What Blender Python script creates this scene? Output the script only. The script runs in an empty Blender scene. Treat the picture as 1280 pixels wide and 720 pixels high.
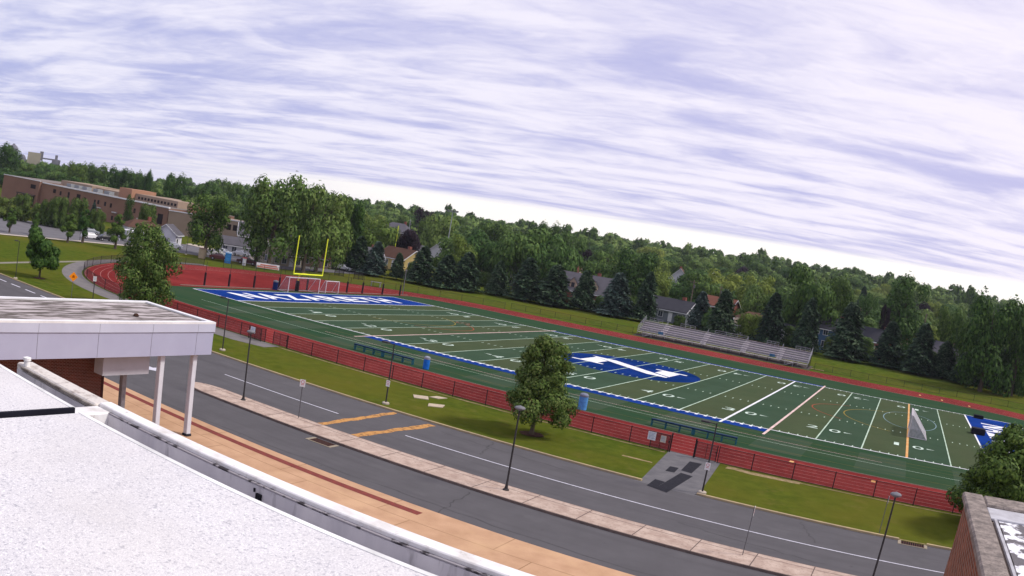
import bpy, math, random
from mathutils import Matrix, Vector
S = bpy.context.scene
COL = S.collection
R_ = math.radians

# ------------------------------------------------------------------ camera
cd = bpy.data.cameras.new('camera')
cam = bpy.data.objects.new('camera', cd)
COL.objects.link(cam)
S.camera = cam
cd.type = 'PANO'                       # the photo comes from a wide webcam lens with barrel distortion
cd.panorama_type = 'FISHEYE_LENS_POLYNOMIAL'
cd.sensor_width = 36
cd.fisheye_polynomial_k0 = 0
cd.fisheye_polynomial_k1 = -0.033271380942590405
cd.fisheye_polynomial_k2 = -1.4846686092607193e-05
cd.fisheye_polynomial_k3 = -1.3618989776432676e-06
cd.fisheye_polynomial_k4 = -7.607547132263957e-08
cd.fisheye_fov = R_(120)
cd.clip_start = .1
cd.clip_end = 6000
def look(yaw, pitch, roll):
    f = Vector((math.sin(yaw), math.cos(yaw), 0)); r = Vector((math.cos(yaw), -math.sin(yaw), 0)); u = Vector((0, 0, 1))
    f2 = math.cos(pitch)*f - math.sin(pitch)*u; u2 = math.sin(pitch)*f + math.cos(pitch)*u
    r3 = math.cos(roll)*r + math.sin(roll)*u2; u3 = -math.sin(roll)*r + math.cos(roll)*u2
    return Matrix((r3, u3, -f2)).transposed().to_4x4()
M_ = look(R_(-27.17), R_(2.82), R_(9.44))
M_.translation = Vector((79.85, -78.52, 12.8))
cam.matrix_world = M_

# ------------------------------------------------------------------ sky, sun, exposure
S.view_settings.view_transform = 'Standard'
S.view_settings.look = 'None'
S.view_settings.exposure = 0.0
S.view_settings.gamma = 1.0
SUN_EL, SUN_AZ = R_(48), R_(62)        # azimuth from +Y towards +X
W = bpy.data.worlds.new('World'); S.world = W; W.use_nodes = True
nt = W.node_tree; N = nt.nodes; L = nt.links
for n in list(N): N.remove(n)
def nd(t, **kw):
    n = N.new(t)
    for k, v in kw.items(): setattr(n, k, v)
    return n
def mth(op, a, b=None, c=None, clamp=False):
    n = nd('ShaderNodeMath', operation=op); n.use_clamp = clamp
    for i, v in enumerate((a, b, c)):
        if v is None: continue
        if isinstance(v, (int, float)): n.inputs[i].default_value = v
        else: L.new(v, n.inputs[i])
    return n.outputs[0]
def rgb(fac, a, b):
    n = nd('ShaderNodeMix', data_type='RGBA'); n.clamp_factor = True
    if isinstance(fac, (int, float)): n.inputs[0].default_value = fac
    else: L.new(fac, n.inputs[0])
    for i, v in ((6, a), (7, b)):
        if isinstance(v, tuple): n.inputs[i].default_value = (*v, 1)
        else: L.new(v, n.inputs[i])
    return n.outputs[2]
tc = nd('ShaderNodeTexCoord'); sep = nd('ShaderNodeSeparateXYZ'); L.new(tc.outputs['Generated'], sep.inputs[0])
dx, dy, dz = sep.outputs
zc = mth('ADD', mth('MAXIMUM', dz, 0.0), 0.035)
px = mth('DIVIDE', dx, zc); py = mth('DIVIDE', dy, zc)
BA = R_(80)                            # direction the cloud rolls run in
al = mth('ADD', mth('MULTIPLY', px, math.sin(BA)), mth('MULTIPLY', py, math.cos(BA)))
ac = mth('SUBTRACT', mth('MULTIPLY', px, math.cos(BA)), mth('MULTIPLY', py, math.sin(BA)))
def noise(sa, sc_, detail, rough, off=0.0, dist=0.0):
    c = nd('ShaderNodeCombineXYZ'); L.new(mth('MULTIPLY', al, sa), c.inputs[0]); L.new(mth('ADD', mth('MULTIPLY', ac, sc_), off), c.inputs[1]); c.inputs[2].default_value = off
    n = nd('ShaderNodeTexNoise'); n.inputs['Scale'].default_value = 1; n.inputs['Detail'].default_value = detail; n.inputs['Roughness'].default_value = rough; n.inputs['Distortion'].default_value = dist
    L.new(c.outputs[0], n.inputs['Vector']); return n.outputs['Fac']
n1 = noise(.95, 1.75, 5, .52, 3.1, .9)      # torn rolls
n2 = noise(.20, .32, 4, .55, 7.7, .6)     # broad thick and thin areas
n3 = noise(3.9, 6.2, 5, .65, 1.3, .8)     # fine ripples
wp = noise(.28, .40, 3, .5, 5.5, .4)
wv = mth('MULTIPLY_ADD', mth('SINE', mth('ADD', mth('MULTIPLY', ac, 6.3), mth('MULTIPLY', wp, 26.))), .5, .5)   # regular undulations of the layer
wm = noise(.9, .8, 3, .5, 9.1, .5)
t = mth('ADD', mth('ADD', mth('MULTIPLY', n1, .46), mth('MULTIPLY', n2, .36)), mth('ADD', mth('MULTIPLY', n3, .18), mth('MULTIPLY', mth('MULTIPLY', wv, wm), .13)))
mr = nd('ShaderNodeMapRange', interpolation_type='SMOOTHSTEP'); L.new(t, mr.inputs[0]); mr.inputs[1].default_value = .39; mr.inputs[2].default_value = .64
cloud = mr.outputs[0]
# the veil is brighter towards the sun's side
side = mth('MULTIPLY_ADD', mth('ADD', mth('MULTIPLY', dx, math.sin(SUN_AZ)), mth('MULTIPLY', dy, math.cos(SUN_AZ))), .5, .5)
dark = rgb(side, (.46, .51, .84), (.67, .63, .94))
lite = rgb(side, (.90, .90, 1.06), (1.12, 1.03, 1.14))
ccol = rgb(cloud, dark, lite)
# pale belt low over the horizon
belt = nd('ShaderNodeMapRange', interpolation_type='SMOOTHSTEP'); L.new(dz, belt.inputs[0]); belt.inputs[1].default_value = .085; belt.inputs[2].default_value = .0
low = rgb(side, (.66, .68, .95), (.74, .68, .98))
ccol = rgb(mth('MULTIPLY', belt.outputs[0], .55), ccol, low)
gl = nd('ShaderNodeMapRange', interpolation_type='SMOOTHSTEP'); L.new(mth('SUBTRACT', dz, mth('MULTIPLY', side, .042)), gl.inputs[0]); gl.inputs[1].default_value = .034; gl.inputs[2].default_value = .023
sg = nd('ShaderNodeMapRange', interpolation_type='SMOOTHSTEP'); L.new(side, sg.inputs[0]); sg.inputs[1].default_value = .22; sg.inputs[2].default_value = .46
ccol = rgb(mth('MULTIPLY', gl.outputs[0], sg.outputs[0]), ccol, (1.25, 1.20, 1.14))
sky = nd('ShaderNodeTexSky', sky_type='NISHITA'); sky.sun_disc = False; sky.sun_elevation = SUN_EL; sky.sun_rotation = SUN_AZ
b1 = nd('ShaderNodeBackground'); L.new(sky.outputs[0], b1.inputs[0]); b1.inputs[1].default_value = .06
b2 = nd('ShaderNodeBackground'); L.new(ccol, b2.inputs[0]); b2.inputs[1].default_value = .98
ms = nd('ShaderNodeMixShader'); ms.inputs[0].default_value = .92; L.new(b1.outputs[0], ms.inputs[1]); L.new(b2.outputs[0], ms.inputs[2])
out = nd('ShaderNodeOutputWorld'); L.new(ms.outputs[0], out.inputs[0])
sd = bpy.data.lights.new('sun', 'SUN'); sd.energy = 3.1; sd.angle = R_(10); sd.color = (1, .94, .83)
so = bpy.data.objects.new('sun', sd); COL.objects.link(so)
so.rotation_euler = Vector((math.sin(SUN_AZ)*math.cos(SUN_EL), math.cos(SUN_AZ)*math.cos(SUN_EL), math.sin(SUN_EL))).to_track_quat('Z', 'Y').to_euler()

# ------------------------------------------------------------------ materials
MATS = {}
def mat(name, col, rough=.8, var=.15, scale=4., col2=None, bump=0., bscale=None, metal=0., spec=.04, stretch=(1, 1, 1), thr=(.35, .65), detail=5, extra=None):
    if name in MATS: return MATS[name]
    assert col is not None, name
    m = bpy.data.materials.new(name); m.use_nodes = True; t = m.node_tree; n = t.nodes; b = n['Principled BSDF']
    b.inputs['Roughness'].default_value = rough; b.inputs['Metallic'].default_value = metal; b.inputs['Specular IOR Level'].default_value = spec
    c2 = col2 or tuple(max(0, c*(1-var*2)) for c in col)
    tcn = n.new('ShaderNodeTexCoord'); mp = n.new('ShaderNodeMapping'); mp.inputs['Scale'].default_value = stretch
    t.links.new(tcn.outputs['Object'], mp.inputs[0])
    nz = n.new('ShaderNodeTexNoise'); nz.inputs['Scale'].default_value = scale; nz.inputs['Detail'].default_value = detail; nz.inputs['Roughness'].default_value = .6
    t.links.new(mp.outputs[0], nz.inputs['Vector'])
    r = n.new('ShaderNodeValToRGB'); r.color_ramp.elements[0].position = thr[0]; r.color_ramp.elements[1].position = thr[1]
    r.color_ramp.elements[0].color = (*c2, 1); r.color_ramp.elements[1].color = (*col, 1)
    t.links.new(nz.outputs['Fac'], r.inputs[0]); t.links.new(r.outputs[0], b.inputs['Base Color'])
    if bump:
        nb = n.new('ShaderNodeTexNoise'); nb.inputs['Scale'].default_value = bscale or scale*3; nb.inputs['Detail'].default_value = 4
        t.links.new(tcn.outputs['Object'], nb.inputs['Vector'])
        bp = n.new('ShaderNodeBump'); bp.inputs['Strength'].default_value = bump; bp.inputs['Distance'].default_value = .05
        t.links.new(nb.outputs['Fac'], bp.inputs['Height']); t.links.new(bp.outputs[0], b.inputs['Normal'])
    if extra: extra(m, t, n, b, r, mp, tcn)
    MATS[name] = m
    return m
def mixin(t, n, b, fac_out, col):
    """lay colour col over the current base colour where fac_out is 1"""
    src = b.inputs['Base Color'].links[0].from_socket
    mx = n.new('ShaderNodeMix'); mx.data_type = 'RGBA'
    t.links.new(fac_out, mx.inputs[0]); t.links.new(src, mx.inputs[6])
    if isinstance(col, tuple): mx.inputs[7].default_value = (*col, 1)
    else: t.links.new(col, mx.inputs[7])
    t.links.new(mx.outputs[2], b.inputs['Base Color'])
def spots(scale, lo, hi, col, amt=1., stretch=None, detail=4):
    def f(m, t, n, b, r, mp, tcn):
        q = n.new('ShaderNodeTexNoise'); q.inputs['Scale'].default_value = scale; q.inputs['Detail'].default_value = detail; q.inputs['Roughness'].default_value = .65
        if stretch:
            m2 = n.new('ShaderNodeMapping'); m2.inputs['Scale'].default_value = stretch; t.links.new(tcn.outputs['Object'], m2.inputs[0]); t.links.new(m2.outputs[0], q.inputs['Vector'])
        else: t.links.new(tcn.outputs['Object'], q.inputs['Vector'])
        k = n.new('ShaderNodeMapRange'); k.inputs[1].default_value = lo; k.inputs[2].default_value = hi; k.inputs[4].default_value = amt
        t.links.new(q.outputs['Fac'], k.inputs[0]); mixin(t, n, b, k.outputs[0], col)
    return f
def multi(*fs):
    def f(*a):
        for g in fs: g(*a)
    return f
def brickf(bw, bh, mortar, msize, c2=None, vec=None, offset=.5, axis='X', amt=1.):
    """brick courses: axis tells which horizontal axis runs along the wall ('X' or 'Y'), 'F' for flat slabs"""
    def f(m, t, n, b, r, mp, tcn):
        s = n.new('ShaderNodeSeparateXYZ'); c = n.new('ShaderNodeCombineXYZ'); t.links.new(tcn.outputs['Object'], s.inputs[0])
        t.links.new(s.outputs[{'X': 0, 'Y': 1, 'F': 0}[axis]], c.inputs[0]); t.links.new(s.outputs[1 if axis == 'F' else 2], c.inputs[1])
        k = n.new('ShaderNodeTexBrick'); k.offset = offset; k.inputs['Scale'].default_value = 1; k.inputs['Brick Width'].default_value = bw; k.inputs['Row Height'].default_value = bh
        k.inputs['Mortar Size'].default_value = msize; k.inputs['Mortar Smooth'].default_value = .2
        k.inputs['Color1'].default_value = (1, 1, 1, 1); k.inputs['Color2'].default_value = (.55, .55, .55, 1); k.inputs['Mortar'].default_value = (1, 1, 1, 1)
        t.links.new(c.outputs[0], k.inputs['Vector'])
        src = b.inputs['Base Color'].links[0].from_socket
        mx = n.new('ShaderNodeMix'); mx.data_type = 'RGBA'; mx.blend_type = 'MULTIPLY'; mx.inputs[0].default_value = amt
        t.links.new(src, mx.inputs[6]); t.links.new(k.outputs['Color'], mx.inputs[7]); t.links.new(mx.outputs[2], b.inputs['Base Color'])
        mixin(t, n, b, k.outputs['Fac'], mortar)
    return f
def leafmat(name, c1, c2, c3):
    m = bpy.data.materials.new(name); m.use_nodes = True; t = m.node_tree; n = t.nodes; b = n['Principled BSDF']
    b.inputs['Roughness'].default_value = .6; b.inputs['Specular IOR Level'].default_value = .08
    g = n.new('ShaderNodeNewGeometry'); r = n.new('ShaderNodeValToRGB'); e = r.color_ramp.elements
    e[0].color = (*c1, 1); e[1].color = (*c3, 1); k = e.new(.5); k.color = (*c2, 1)
    t.links.new(g.outputs['Random Per Island'], r.inputs[0])
    oi = n.new('ShaderNodeObjectInfo'); h = n.new('ShaderNodeHueSaturation')
    mr = n.new('ShaderNodeMapRange'); mr.inputs[3].default_value = .475; mr.inputs[4].default_value = .52; t.links.new(oi.outputs['Random'], mr.inputs[0]); t.links.new(mr.outputs[0], h.inputs['Hue'])
    mv = n.new('ShaderNodeMapRange'); mv.inputs[3].default_value = 1.35; mv.inputs[4].default_value = .72; t.links.new(oi.outputs['Random'], mv.inputs[0]); t.links.new(mv.outputs[0], h.inputs['Value'])
    t.links.new(r.outputs[0], h.inputs['Color']); t.links.new(h.outputs[0], b.inputs['Base Color'])
    tr = n.new('ShaderNodeBsdfTranslucent'); t.links.new(h.outputs[0], tr.inputs[0])
    mx = n.new('ShaderNodeMixShader'); mx.inputs[0].default_value = .12; t.links.new(b.outputs[0], mx.inputs[1]); t.links.new(tr.outputs[0], mx.inputs[2]); t.links.new(mx.outputs[0], n['Material Output'].inputs[0])
    return m
def veil(name, col, op):
    m = bpy.data.materials.new(name); m.use_nodes = True; t = m.node_tree; n = t.nodes; b = n['Principled BSDF']
    b.inputs['Base Color'].default_value = (*col, 1); b.inputs['Roughness'].default_value = .6
    tr = n.new('ShaderNodeBsdfTransparent'); mx = n.new('ShaderNodeMixShader')
    tcn = n.new('ShaderNodeTexCoord'); q = n.new('ShaderNodeTexNoise'); q.inputs['Scale'].default_value = 3; t.links.new(tcn.outputs['Object'], q.inputs['Vector'])
    k = n.new('ShaderNodeMapRange'); k.inputs[1].default_value = .3; k.inputs[2].default_value = .7; k.inputs[3].default_value = op*.8; k.inputs[4].default_value = op*1.2
    t.links.new(q.outputs['Fac'], k.inputs[0]); t.links.new(k.outputs[0], mx.inputs[0]); t.links.new(tr.outputs[0], mx.inputs[1]); t.links.new(b.outputs[0], mx.inputs[2]); t.links.new(mx.outputs[0], n['Material Output'].inputs[0])
    return m

# ------------------------------------------------------------------ mesh helpers
class MB:
    def __init__(s): s.v = []; s.f = []; s.mi = []; s.cur = 0
    def face(s, pts):
        i = len(s.v); s.v += [tuple(p) for p in pts]; s.f.append(tuple(range(i, i+len(pts)))); s.mi.append(s.cur); return s
    def box(s, x0, x1, y0, y1, z0, z1, bv=0., rot=0., about=None):
        i = len(s.v)
        if bv <= 0:
            P = [(x0,y0,z0),(x1,y0,z0),(x1,y1,z0),(x0,y1,z0),(x0,y0,z1),(x1,y0,z1),(x1,y1,z1),(x0,y1,z1)]
            F = [(0,3,2,1),(4,5,6,7),(0,1,5,4),(1,2,6,5),(2,3,7,6),(3,0,4,7)]
        else:      # chamfered upright and top edges
            def ring(x0,x1,y0,y1,z,c): return [(x0+c,y0,z),(x1-c,y0,z),(x1,y0+c,z),(x1,y1-c,z),(x1-c,y1,z),(x0+c,y1,z),(x0,y1-c,z),(x0,y0+c,z)]
            P = ring(x0,x1,y0,y1,z0,bv)+ring(x0,x1,y0,y1,z1-bv,bv)+ring(x0+bv,x1-bv,y0+bv,y1-bv,z1,bv*.4)
            F = [tuple(range(7,-1,-1)), tuple(range(16,24))]
            for a in (0, 8):
                for k in range(8): F.append((a+k, a+(k+1)%8, a+8+(k+1)%8, a+8+k))
        if rot:
            cx, cy = about or ((x0+x1)/2, (y0+y1)/2); c, q = math.cos(rot), math.sin(rot)
            P = [(cx+(x-cx)*c-(y-cy)*q, cy+(x-cx)*q+(y-cy)*c, z) for x, y, z in P]
        s.v += P; s.f += [tuple(i+k for k in f) for f in F]; s.mi += [s.cur]*len(F); return s
    def tube(s, a, b, r, r2=None, n=8, caps=True):
        a = Vector(a); b = Vector(b); d = (b-a).normalized(); u = d.orthogonal().normalized(); w = d.cross(u); r2 = r if r2 is None else r2; i = len(s.v)
        for p, rr in ((a, r), (b, r2)):
            for k in range(n):
                t = 2*math.pi*k/n; s.v.append(tuple(p+u*(rr*math.cos(t))+w*(rr*math.sin(t))))
        for k in range(n): s.f.append((i+k, i+(k+1)%n, i+n+(k+1)%n, i+n+k)); s.mi.append(s.cur)
        if caps: s.f.append(tuple(i+k for k in range(n-1, -1, -1))); s.f.append(tuple(i+n+k for k in range(n))); s.mi += [s.cur]*2
        return s
    def lathe(s, prof, n=16, c=(0, 0, 0), sx=1., sy=1.):
        i = len(s.v)
        for r, z in prof:
            for k in range(n):
                t = 2*math.pi*k/n; s.v.append((c[0]+r*sx*math.cos(t), c[1]+r*sy*math.sin(t), c[2]+z))
        for j in range(len(prof)-1):
            for k in range(n): s.f.append((i+j*n+k, i+j*n+(k+1)%n, i+(j+1)*n+(k+1)%n, i+(j+1)*n+k)); s.mi.append(s.cur)
        s.f.append(tuple(i+k for k in range(n-1, -1, -1))); s.f.append(tuple(i+(len(prof)-1)*n+k for k in range(n))); s.mi += [s.cur]*2
        return s
    def prism(s, pts, z0, z1):
        n = len(pts); i = len(s.v)
        s.v += [(x, y, z0) for x, y in pts]+[(x, y, z1) for x, y in pts]
        s.f.append(tuple(i+k for k in range(n-1, -1, -1))); s.f.append(tuple(i+n+k for k in range(n)))
        for k in range(n): s.f.append((i+k, i+(k+1)%n, i+n+(k+1)%n, i+n+k))
        s.mi += [s.cur]*(n+2); return s
    def build(s, name, mats, parent=None, loc=None, rz=0., smooth=False):
        me = bpy.data.meshes.new(name); me.from_pydata(s.v, [], s.f)
        if not isinstance(mats, (list, tuple)): mats = [mats]
        for m in mats: me.materials.append(m)
        if len(mats) > 1: me.polygons.foreach_set('material_index', s.mi)
        if smooth: me.polygons.foreach_set('use_smooth', [True]*len(me.polygons))
        me.update()
        o = bpy.data.objects.new(name, me); COL.objects.link(o)
        if parent: o.parent = parent
        if loc: o.location = loc
        if rz: o.rotation_euler.z = rz
        return o
def tag(o, label, cat, group=None, kind=None):
    if label: o['label'] = label
    if cat: o['category'] = cat
    if group: o['group'] = group
    if kind: o['kind'] = kind
    return o
def struct(o): o['kind'] = 'structure'; return o
def thing(name, label, cat, loc=(0, 0, 0), rz=0., group=None):
    o = bpy.data.objects.new(name, None); COL.objects.link(o); o.location = loc; o.rotation_euler.z = rz; o.empty_display_size = .5
    return tag(o, label, cat, group)
def dup(root, label, loc, rz=None, group=None, scale=None):
    def cp(o, par):
        c = o.copy(); COL.objects.link(c); c.parent = par
        for ch in [x for x in KIDS.get(o.name, [])]: cp(ch, c)
        return c
    r = cp(root, None); r.location = loc
    if rz is not None: r.rotation_euler.z = rz
    if scale: r.scale = scale
    r['label'] = label
    if group: r['group'] = group
    return r
KIDS = {}
def reg(root):
    """remember the children of a prototype for dup()"""
    def w(o):
        KIDS[o.name] = [c for c in COL.objects if c.parent == o]
        for c in KIDS[o.name]: w(c)
    w(root); return root

# ------------------------------------------------------------------ terrain
YB = [(57, 0), (68, .35), (80, .8), (100, 1.3), (130, 2.0)]
def ramp(y):
    if y <= 57: return 0.
    for (a, za), (b, zb) in zip(YB, YB[1:]):
        if y <= b: return za+(zb-za)*(y-a)/(b-a)
    return 2.
def sst(a, b, x):
    t = min(1, max(0, (x-a)/(b-a))); return t*t*(3-2*t)
def terrain(x, y):
    dx, dy = x-80, y+78; d = math.hypot(dx, dy); az = math.degrees(math.atan2(dx, dy))
    return ramp(y)+(9+8*sst(-58, -28, az)+9*sst(-30, 0, az))*sst(225, 720, d)*(1 if az > -150 else 0)

def lawnmix(m, t, n, b, r, mp, tcn):
    spots(.035, .42, .62, (.105, .100, .016), .75)(m, t, n, b, r, mp, tcn)
    spots(9, .58, .74, (.032, .046, .007), .55)(m, t, n, b, r, mp, tcn)
    spots(.5, .56, .70, (.135, .112, .030), .45)(m, t, n, b, r, mp, tcn)
GRASS = mat('lawn_grass', (.084, .110, .014), .95, col2=(.046, .074, .009), scale=.9, bump=.6, bscale=14, spec=.0, extra=lawnmix)
xs = sorted(set([-1500, -1200, -1000, -850, -720, -640]+list(range(-600, 601, 15))+[640, 720, 850, 1000, 1300, 1600]))
ys = sorted(set([-400, -300, -200, -130, -100, -60, -20, 0, 30, 57, 62, 68, 74, 80, 90, 100, 115, 130]+list(range(145, 901, 15))+[940, 1000, 1100, 1300, 1600]))
g = MB()
g.v = [(x, y, terrain(x, y)) for y in ys for x in xs]; nx = len(xs)
g.f = [(j*nx+i, j*nx+i+1, (j+1)*nx+i+1, (j+1)*nx+i) for j in range(len(ys)-1) for i in range(nx-1)]; g.mi = [0]*len(g.f)
struct(g.build('ground', GRASS))
# ------------------------------------------------------------------ track and field
yd = .9144; FW = 53.333*yd; CY = FW/2
def tirefade(c, amt): return spots(.12, .45, .65, c, amt)
RED = mat('running_track_red', (.175, .024, .023), .85, col2=(.130, .019, .019), scale=1.2, bump=.15, bscale=60, spec=.0, extra=multi(spots(.07, .45, .62, (.235, .036, .034), .7), spots(.5, .62, .7, (.32, .08, .07), .3)))
LINEW = mat('faded_lane_paint', (.42, .24, .22), .8, scale=1.5, col2=(.26, .09, .085))
def olive(m, t, n, b, r, mp, tcn):
    spots(.3, .4, .65, (.064, .076, .040), .5, stretch=(1, .25, 1))(m, t, n, b, r, mp, tcn)
    spots(12, .5, .8, (.02, .035, .02), .5)(m, t, n, b, r, mp, tcn)
TURF_O = mat('olive_turf', (.068, .088, .046), .92, col2=(.056, .078, .040), scale=.25, bump=.25, bscale=40, spec=.0, extra=olive)
TURF_D = mat('dark_turf', (.048, .082, .052), .92, col2=(.038, .068, .042), scale=.25, bump=.25, bscale=40, spec=.0, extra=spots(.3, .4, .65, (.046, .068, .04), .5, stretch=(1, .25, 1)))
TURF_M = mat('margin_turf', (.024, .060, .030), .92, col2=(.038, .066, .034), scale=.18, bump=.25, bscale=40, spec=.0, stretch=(.3, 2, 1))
BLUE = mat('blue_turf_paint', (.006, .030, .16), .8, col2=(.012, .045, .25), scale=.22, spec=.0)
WHITE = mat('white_turf_paint', (.80, .80, .84), .8, col2=(.62, .64, .66), scale=1.2)
LWHITE = mat('thin_white_line_paint', (.50, .62, .50), .8, col2=(.34, .45, .34), scale=.8)
PINK = mat('pink_white_line_paint', (.75, .55, .52), .8, col2=(.5, .38, .33), scale=.8)
ORANGE = mat('orange_line_paint', (.60, .27, .08), .8, col2=(.62, .40, .18), scale=.8)
YEL = mat('dull_yellow_line_paint', (.16, .15, .03), .8, col2=(.07, .09, .04), scale=.8)
def xr(y, r, x0=3.5, x1=87.9):
    h = math.sqrt(max(0, r*r-(y-CY)**2)); return x0-h, x1+h
RO, RI = CY+19.2, CY+12.0
def tz(y, e): return ramp(y)+e
t = MB(); yy = []
k = 64
for i in range(k+1): yy.append(CY-RO*math.cos(math.pi*i/k))
yy = sorted(set(yy+[57, 68]))
for a, b in zip(yy, yy[1:]):
    (l0, r0), (l1, r1) = xr(a, RO), xr(b, RO)
    t.face([(l0, a, tz(a, .02)), (r0, a, tz(a, .02)), (r1, b, tz(b, .02)), (l1, b, tz(b, .02))])
struct(t.build('running_track', RED))
# lane lines
t = MB()
def stadium_line(mb, r, w, e):
    pts = []
    for i in range(49): a = math.pi/2+math.pi*i/48; pts.append((3.5+math.cos(a)*r, CY+math.sin(a)*r, math.cos(a), math.sin(a)))
    for x in (15, 30, 45, 60, 75): pts.append((x, CY-r, 0, -1))
    for i in range(49): a = -math.pi/2+math.pi*i/48; pts.append((87.9+math.cos(a)*r, CY+math.sin(a)*r, math.cos(a), math.sin(a)))
    for x in (75, 60, 45, 30, 15): pts.append((x, CY+r, 0, 1))
    n = len(pts)
    for i in range(n):
        a, b = pts[i], pts[(i+1) % n]
        q = [(p[0]+p[2]*s, p[1]+p[3]*s) for p, s in ((a, -w/2), (a, w/2), (b, w/2), (b, -w/2))]
        mb.face([(x, y, tz(y, e)) for x, y in q][::-1])
for i in range(7): stadium_line(t, RI+.06+i*1.17, .07, .026)
struct(t.build('track_lane_lines', LINEW))
t = MB(); stadium_line(t, RI-.02, .12, .06)
struct(t.build('track_curb', mat('grey_brown_curb', (.24, .2, .17), .9)))
# staggered start marks
t = MB()
for x, y, l in ((-33, 6, .5), (88, 63.5, 1.1), (93, 62.5, 1.1), (84, 64.5, 1.1), (72.6, -13.0, .3), (79.5, -14, .35)):
    t.box(x, x+.35, y-l, y+l, tz(y, .026), tz(y, .033))
struct(t.build('track_marks', ORANGE))
# infield turf: margin, then 5-yard bands
XL, XR, YN, YF = -11.2, 120., -12., CY+RI
def clipx(y):
    l, r = xr(y, RI-.08); return max(XL, l), min(XR, r)
t = MB(); ys2 = sorted(set([YN+.08+i*(YF-YN-.16)/40 for i in range(41)]+[57]))
for a, b in zip(ys2, ys2[1:]):
    (l0, r0), (l1, r1) = clipx(a), clipx(b)
    t.face([(l0, a, tz(a, .03)), (r0, a, tz(a, .03)), (r1, b, tz(b, .03)), (l1, b, tz(b, .03))])
struct(t.build('turf_margin', TURF_M))
t = MB(); t2 = MB()
for i in range(20):
    even = (i % 2 == 0) if i < 10 else (i % 2 == 1)
    (t if even else t2).face([(i*5*yd, 0, .036), ((i+1)*5*yd, 0, .036), ((i+1)*5*yd, FW, .036), (i*5*yd, FW, .036)])
struct(t.build('turf_bands_light', TURF_O)); struct(t2.build('turf_bands_dark', TURF_D))
t = MB()
for i in range(20):        # mown-looking roll lengths run on over the near margin
    if i % 2: t.face([(i*5*yd, -10.4, .034), ((i+1)*5*yd, -10.4, .034), ((i+1)*5*yd, -1.9, .034), (i*5*yd, -1.9, .034)])
struct(t.build('turf_margin_bands', mat('margin_turf_light', (.048, .070, .040), .92, col2=(.030, .062, .034), scale=.3, stretch=(.3, 2, 1))))
t = MB()
for x0, x1 in ((-10*yd, 0), (100*yd, 110*yd)): t.face([(x0, 0, .036), (x1, 0, .036), (x1, FW, .036), (x0, FW, .036)])
for y0, y1 in ((-1.9, -.12), (FW+.12, FW+1.2)): t.face([(25*yd, y0, .040), (75*yd, y0, .040), (75*yd, y1, .040), (25*yd, y1, .040)])
struct(t.build('end_zone_paint', BLUE))
cm = (50*yd, CY); t = MB()
t.face([(cm[0]+9.1*math.cos(2*math.pi*i/64), cm[1]+9.3*math.sin(2*math.pi*i/64), .042) for i in range(64)])
struct(t.build('midfield_circle', mat('dark_blue_turf_paint', (.004, .022, .105), .8, col2=(.008, .032, .17), scale=.22, spec=.0)))
# lines
t = MB()
def strip(mb, x0, x1, y0, y1, z): mb.face([(x0, y0, z), (x1, y0, z), (x1, y1, z), (x0, y1, z)])
for i in range(1, 20):
    if i in (5, 15, 14, 18): continue
    w = .07
    strip(t, i*5*yd-w, i*5*yd+w, .12, FW-.12, .048)
for y in (16.25, 32.5):        # hash marks
    for i in range(1, 100):
        if i % 5: strip(t, i*yd-.06, i*yd+.06, y-.32, y+.32, .048)
for i in range(1, 100):
    if i % 5: strip(t, i*yd-.06, i*yd+.06, .15, .75, .048); strip(t, i*yd-.06, i*yd+.06, FW-.75, FW-.15, .048)
strip(t, 0, 100*yd, -6.6, -6.52, .048)
struct(t.build('yard_lines', LWHITE))
t = MB()
for x in (0, 100*yd): strip(t, x-.12, x+.12, .12, FW-.12, .046)
strip(t, 14*5*yd-.13, 14*5*yd+.13, -1.8, FW-.12, .0485)
strip(t, -10*yd-.2, -10*yd, -.12, FW+.12, .046); strip(t, 110*yd, 110*yd+.2, -.12, FW+.12, .046)
strip(t, -10*yd, 110*yd, -.12, .12, .046); strip(t, -10*yd, 110*yd, FW-.12, FW+.12, .046)
for x in range(1, 50): strip(t, (25+x)*yd-.15, (25+x)*yd+.15, -.55, -.12, .046)
struct(t.build('field_border_lines', WHITE))
t = MB()
for i in (5, 15): strip(t, i*5*yd-.13, i*5*yd+.13, -3.4, FW+2, .050)
strip(t, 20, 80, -5.2, -5.13, .048)
struct(t.build('pink_lines', PINK))
t = MB(); strip(t, 18*5*yd-.13, 18*5*yd+.13, .12, FW-.12, .050)
struct(t.build('orange_line', ORANGE))
t = MB(); strip(t, -8, 100, -9.7, -9.62, .045); strip(t, 55, 105, -4.6, -4.52, .048); strip(t, 0, 100, -3.0, -2.92, .044)
struct(t.build('yellow_sideline_stripes', YEL))
def arc(mb, cx, cy, rx, ry, a0, a1, w, z, n=32):
    for i in range(n):
        a, b = R_(a0+(a1-a0)*i/n), R_(a0+(a1-a0)*(i+1)/n)
        mb.face([(cx+math.cos(p)*(rx+s), cy+math.sin(p)*(ry+s), z) for p, s in ((a, -w), (a, w), (b, w), (b, -w))])
t = MB(); arc(t, 83.5, CY, 9.6, 9.6, 110, 250, .07, .052); arc(t, 8, CY, 9.6, 9.6, -70, 70, .07, .052)
struct(t.build('yellow_arcs', mat('yellow_arc_paint', (.30, .22, .04), .8)))
t = MB(); arc(t, 82.5, CY+4, 3.6, 8, 0, 360, .06, .053, 48)
struct(t.build('pale_blue_crease', mat('pale_blue_paint', (.22, .33, .36), .8)))
t = MB(); arc(t, 82, CY, 12.2, 9, 130, 230, .08, .054); arc(t, 9, CY, 12.2, 9, -50, 50, .08, .054); arc(t, cm[0]-30, CY+8, 1, 1, 0, 360, .08, .054)
struct(t.build('red_arcs', mat('red_arc_paint', (.32, .08, .04), .8)))
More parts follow.
